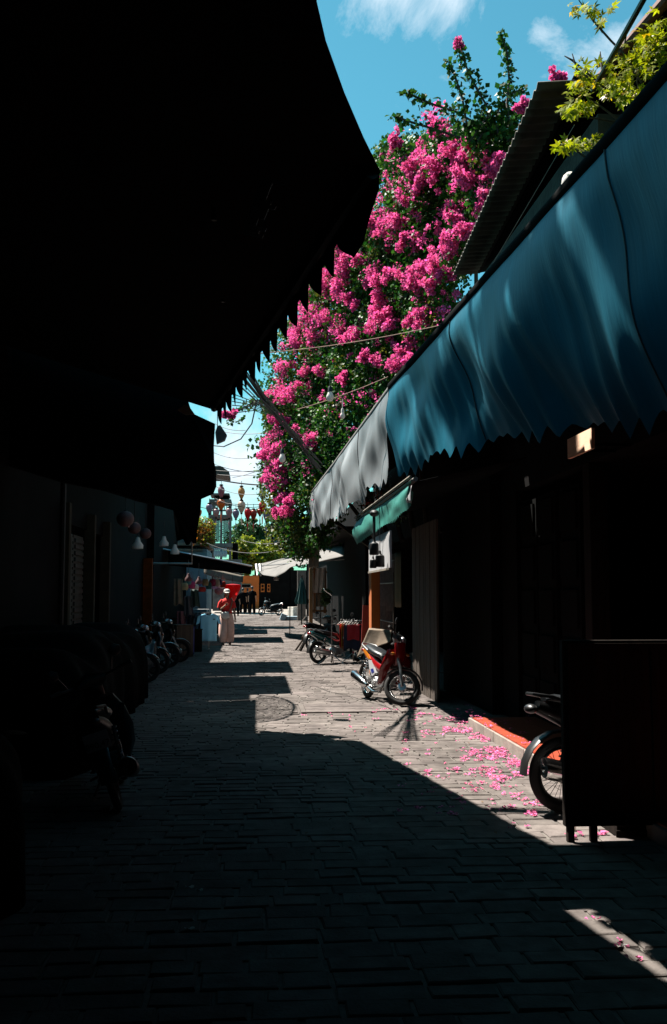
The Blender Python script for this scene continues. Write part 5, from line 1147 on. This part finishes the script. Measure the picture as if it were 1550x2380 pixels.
for i, (u, v) in enumerate(((432, 1432), (446, 1440), (425, 1452), (420, 1475))):
    p = gnd(u, 1508+i*6); b = MB(); hh = .5+.1*i; b.box((p.x, p.y, p.z+hh/2), (.5, .4, hh), rot=Matrix.Rotation(.2*i, 3, 'Z')); b.box((p.x, p.y, p.z+hh+.012), (.54, .44, .02), rot=Matrix.Rotation(.2*i, 3, 'Z'))
    single(b, 'goods_box', [gm[1], M_dkwood, gm[4], M_oldwood][i], ['teal goods box at the foot of the left stalls', 'dark wooden goods box beside the teal one', 'indigo goods box nearest the scooters of the left row', 'weathered goods box lowest beside the left row of scooters'][i], 'box', smooth=False, bevel=.01)
# ================================================================== PEOPLE
def skinbody(name, joints, edges, root, m, parent):
    me = bpy.data.meshes.new(name); me.from_pydata([j[0] for j in joints], edges, []); o = bpy.data.objects.new(name, me); COL.objects.link(o); o.parent = parent
    md = o.modifiers.new('skin', 'SKIN'); md.use_smooth_shade = True; sv = me.skin_vertices[0].data
    for i, (p, r) in enumerate(joints): sv[i].radius = (r, r) if not isinstance(r, tuple) else r; sv[i].use_root = (i == root)
    s = o.modifiers.new('sub', 'SUBSURF'); s.levels = 2; s.render_levels = 2; me.materials.append(m); return o
def person(lab, loc, rz, H=1.66, shirt_m=M_redcloth, trouser_m=M_pinkcloth, woman=False, cap=False, bag=False, pose=0, detail=True, group=None):
    t = thing('person', lab, 'person', loc, rz, group); k = H/1.66
    # local: faces -y ; x right in picture
    st = .16 if pose == 0 else .05
    J = [((0, 0, .93), .11), ((0, 0, 1.12), .10), ((0, 0, 1.32), .12), ((0, 0, 1.41), .05), ((0, -.01, 1.50), .045), ((0, -.02, 1.585), (.075, .088)),
         ((-.17, 0, 1.34), .045), ((-.22, .0, 1.08), .036), ((-.13, -.17, 1.14), .028) if pose == 0 else ((-.24, -.05, .86), .028), ((-.02, -.20, 1.24), .025) if pose == 0 else ((-.24, -.08, .76), .025),
         ((.17, 0, 1.34), .045), ((.23, .03, 1.08), .036), ((.26, -.02, .84), .028), ((.265, -.04, .75), .025),
         ((-.09, 0, .88), .085), ((-.10, -st*.6, .48), .055), ((-.10, -st, .09), .038), ((-.10, -st-.13, .03), .03),
         ((.09, 0, .88), .085), ((.10, st*.2, .48), .055), ((.11, st, .10), .038), ((.12, st-.12, .03), .03)]
    E = [(0, 1), (1, 2), (2, 3), (3, 4), (4, 5), (2, 6), (6, 7), (7, 8), (8, 9), (2, 10), (10, 11), (11, 12), (12, 13), (0, 14), (14, 15), (15, 16), (16, 17), (0, 18), (18, 19), (19, 20), (20, 21)]
    J = [((p[0]*k, p[1]*k, p[2]*k), r) for p, r in J]; body = skinbody('body', J, E, 0, M_skin, t)
    def hand(base, d, cu):
        b = MB(); base = Vector(base)*k; d = Vector(d).normalized(); sd = d.cross(Vector((0, 1, 0))).normalized()
        for f in range(4):
            L = (.065, .075, .07, .055)[f]; o = base+sd*(f-1.5)*.018; b.tube([o, o+d*L*.5, o+d*L*.85+Vector((0, cu, 0))], [.009, .008, .006], 6)
        b.tube([base-d*.02-sd*.03, base-sd*.05+d*.01, base-sd*.052+d*.035], [.010, .009, .007], 6); b.build('fingers', M_skin, body, local=True)
    if detail: hand((.265, -.04, .75), (.03, -.05, -1), -.015); hand((-.02, -.20, 1.24) if pose == 0 else (-.24, -.08, .76), (.4, -.1, .9) if pose == 0 else (0, -.05, -1), -.02)
    def cl(mb, nm, m, par=t): mb.v = [(x*k, y*k, z*k) for x, y, z in mb.v]; return mb.build(nm, m, par, local=True)
    b = MB(); b.loft([(Vector((0, 0, .90)), .175, .125), (Vector((0, 0, 1.02)), .165, .12), (Vector((0, 0, 1.18)), .165, .125), (Vector((0, 0, 1.32)), .19, .12), (Vector((0, 0, 1.40)), .13, .085), (Vector((0, 0, 1.425)), .06, .06)], 20, side=(1, 0, 0))
    for s_ in (-1, 1): b.loft([(Vector((s_*.12, 0, 1.36)), .07, .07), (Vector((s_*.19, 0, 1.28)), .068, .075), (Vector((s_*.225, .0, 1.13)), .068, .072)], 12, side=(0, 1, 0))
    cl(b, 'shirt', shirt_m)
    wl = 1.55 if woman else 1.0; b = MB(); rs = random.Random(3)
    for s_, y1, y2 in ((-1, -st*.6, -st), (1, st*.2, st)):
        b.loft([(Vector((s_*.075, 0, .96)), .105, .115), (Vector((s_*.09, 0, .80)), .11*(1+(wl-1)*.2), .12), (Vector((s_*.11, y1*.8, .55)), .085*wl, .09*wl), (Vector((s_*.115, (y1+y2)/2, .32)), .08*wl*1.05, .088*wl), (Vector((s_*.115, y2, .12)), .075*wl, .09*wl), (Vector((s_*.115, y2, .09)), .06*wl, .07*wl)], 18, side=(1, 0, 0))
    cl(b, 'trousers', trouser_m)
    for s_, y2 in ((-1, -st), (1, st)):
        b = MB(); b.loft([(Vector((s_*.11, y2+.06, .035)), .035, .035), (Vector((s_*.11, y2, .045)), .042, .045), (Vector((s_*.11, y2-.10, .03)), .045, .028), (Vector((s_*.11, y2-.17, .022)), .03, .018)], 12, side=(1, 0, 0)); cl(b, 'shoe', M_blk)
    b = MB(); b.ball((0, .015, 1.60), (.086, .098, .105)); 
    if woman: b.loft([(Vector((0, .05, 1.58)), .08, .05), (Vector((0, .07, 1.45)), .075, .04), (Vector((0, .08, 1.36)), .05, .02)], 12, side=(1, 0, 0))
    cl(b, 'hair', M_hair)
    if detail:
        b = MB(); b.ball((0, -.035, 1.565), (.066, .068, .095), 18, 12); b.ball((0, -.108, 1.56), (.011, .014, .018), 8, 6)
        for s_ in (-1, 1): b.ball((s_*.072, .0, 1.57), (.012, .02, .03), 8, 6)
        hd = cl(b, 'face', M_skin, body)
        b = MB()
        for s_ in (-1, 1): b.ball((s_*.027, -.094, 1.585), (.012, .008, .006), 8, 5)
        b.ball((0, -.098, 1.525), (.022, .008, .006), 8, 5); cl(b, 'features', M_hair, body)
    if cap:
        b = MB(); b.lathe([(.096, 0), (.099, .03), (.085, .08), (.05, .105), (0, .112)], (0, .0, 1.612), 22); b.loft([(Vector((0, -.07, 1.622)), .078, .006), (Vector((0, -.125, 1.612)), .068, .006), (Vector((0, -.165, 1.600)), .035, .004)], 12, side=(1, 0, 0)); cl(b, 'cap', M_cloth_w)
    if bag:
        bg_ = thing('shoulder_bag', 'beige shoulder bag slung across the woman in red', 'bag', (loc[0], loc[1], loc[2]), rz)
        b = MB(); b.loft([(Vector((-.17, -.16, .92)), .05, .09), (Vector((-.05, -.18, .90)), .06, .12), (Vector((.07, -.17, .93)), .045, .10)], 14, side=(0, 1, 0)); cl(b, 'pouch', M_cloth_w, bg_)
        b = MB(); b.tube([(.06, -.165, .98), (.12, -.15, 1.15), (.17, -.09, 1.33), (.15, .0, 1.43), (.05, .10, 1.30), (-.10, .12, 1.05), (-.18, -.03, .96), (-.17, -.14, .96)], .018, 6); cl(b, 'strap', M_beige, bg_)
    return t
p = gnd(526, 1499)
person('woman in a white cap, red T-shirt and wide salmon trousers walking towards the camera', (p.x, p.y, p.z), .06, 1.66, woman=True, cap=True, bag=True)
DK = mat('black_clothes', (.008, .008, .010), var=.2, rough=.95, spec=.02)
for (u, Y, H, lab) in ((564, 64, 1.62, 'dark clothed person on the left of the distant group of three'), (575, 66, 1.60, 'fair haired person in the middle of the distant group of three'), (586, 63, 1.74, 'tall dark clothed person on the right of the distant group of three'), (549, 60, 1.5, 'dark clothed person standing apart, left of the distant group')):
    q = at(u, 1400, Y); person(lab, (q.x, Y, G(Y)), rnd.uniform(-.5, .5)+3.1, H, DK, DK, pose=1, detail=False, group='distant people')

# ================================================================== PETALS AND LITTER
rs = np.random.RandomState(31); C = []
bl = [(985, 1662, 20, 6, 14), (960, 1648, 8, 3, 8), (895, 1650, 18, 3, 14), (880, 1653, 20, 3, 12), (920, 1652, 10, 3, 10), (1060, 1672, 30, 8, 18), (1020, 1668, 16, 6, 8), (1040, 1695, 22, 8, 22), (1075, 1700, 26, 6, 26), (1085, 1692, 20, 6, 14), (1000, 1705, 16, 6, 10), (1110, 1715, 22, 8, 26), (1130, 1720, 14, 6, 20), (1075, 1680, 14, 5, 10), (1100, 1750, 26, 10, 30), (1150, 1745, 24, 8, 40), (1165, 1755, 20, 8, 30), (1130, 1765, 22, 8, 22), (1085, 1765, 16, 8, 10), (1190, 1775, 18, 8, 26), (1205, 1778, 14, 6, 20), (1120, 1790, 28, 8, 20), (1160, 1810, 18, 10, 22), (1145, 1800, 22, 8, 10), (1200, 1800, 16, 8, 8), (1060, 1790, 10, 6, 5), (1110, 1830, 30, 14, 12), (1160, 1830, 24, 12, 10), (1200, 1850, 24, 12, 8), (1240, 1870, 20, 12, 12), (1240, 1890, 16, 10, 8), (1180, 1880, 14, 6, 8), (1200, 1920, 20, 10, 3), (935, 1745, 10, 6, 5), (995, 1795, 12, 6, 6), (940, 1725, 10, 5, 2), (1220, 1790, 10, 8, 14), (770, 1665, 60, 14, 5), (860, 1680, 60, 20, 6), (1400, 1940, 10, 6, 8), (1325, 1945, 30, 5, 6), (1440, 2195, 12, 6, 2), (1375, 2137, 6, 4, 1), (1485, 2232, 6, 3, 2), (705, 1663, 6, 3, 3)]
for (u, v, ru, rv, n) in bl:
    for j in range(n): C.append(gnd(u+rs.normal()*ru*.5, v+rs.normal()*rv*.5))
for j in range(120):
    C.append(gnd(rs.uniform(930, 1240), rs.uniform(1655, 1900)))
for j in range(14):
    y = rs.uniform(11.5, 13.8); C.append(Vector((kx(y)+rs.uniform(.0, .25), y, .135)))
V = []
for c in C:
    if 0 and c: pass
    if c.x > kx(c.y) and 5 < c.y < ky0: c.z = .135
    for f in range(rs.randint(2, 5)):
        a = rs.uniform(0, 6.28); s_ = rs.uniform(.016, .040); e = Vector((math.cos(a), math.sin(a), rs.uniform(.0, .7))).normalized(); sd = Vector((-e.y, e.x, 0)); b0 = c+Vector((rs.normal()*.012, rs.normal()*.012, .006))
        V += [b0, b0+e*s_*.55+sd*s_*.45+Vector((0, 0, .008)), b0+e*s_, b0+e*s_*.55-sd*s_*.45+Vector((0, 0, .008))]
np_mesh('fallen_petals', np.array([tuple(p) for p in V]), 4, mat('fallen_bract', (1.45, .30, .66), rough=.9, var=.45, scale=8, bump=0, trans=.25, island=.35), kind='stuff', label='pink bougainvillea petals scattered over the paving by the red step', cat='petals')
V = []
for j in range(46):
    u, v = rs.uniform(700, 1250), rs.uniform(1650, 1950); c = gnd(u, v); a = rs.uniform(0, 6.28); s_ = rs.uniform(.025, .05); e = Vector((math.cos(a), math.sin(a), .25)); sd = Vector((-e.y, e.x, .3)); b0 = c+Vector((0, 0, .006))
    V += [b0, b0+e*s_*.5+sd*s_*.3, b0+e*s_, b0+e*s_*.5-sd*s_*.3+Vector((0, 0, .01))]
np_mesh('dry_leaves', np.array([tuple(p) for p in V]), 4, mat('dry_leaf', (.22, .11, .035), var=.4, bump=0, island=.4), kind='stuff', label='small brown dry leaves scattered on the street', cat='leaves')
for (u, v, s_, lab) in ((428, 2163, .05, 'small white paper scrap lying alone on the shaded paving'), (1436, 2205, .06, 'white paper scrap on the sunlit sliver of paving'), (430, 2065, .05, 'white paper scrap farther up the shaded paving'), (455, 2072, .04, 'tiny pale scrap right of the farther white scrap')):
    c = gnd(u, v)+Vector((0, 0, .006)); b = MB(); b.grid(lambda a, q: c+Vector((a*s_, q*s_*.5, .006*math.sin(a*6+q*3))), 4, 3); single(b, 'paper_scrap', M_cloth_w, lab, 'paper scrap', solid=.001)
# end wall behind the camera closes the covered passage
t = thing('passage_house', 'dark house closing the covered passage behind the viewpoint', 'house', (0, -10, 0))
b = MB(); b.bb(-9, 9, -11, -9.2, 0, 6); b.build('wall', M_dkwall, t, smooth=False)
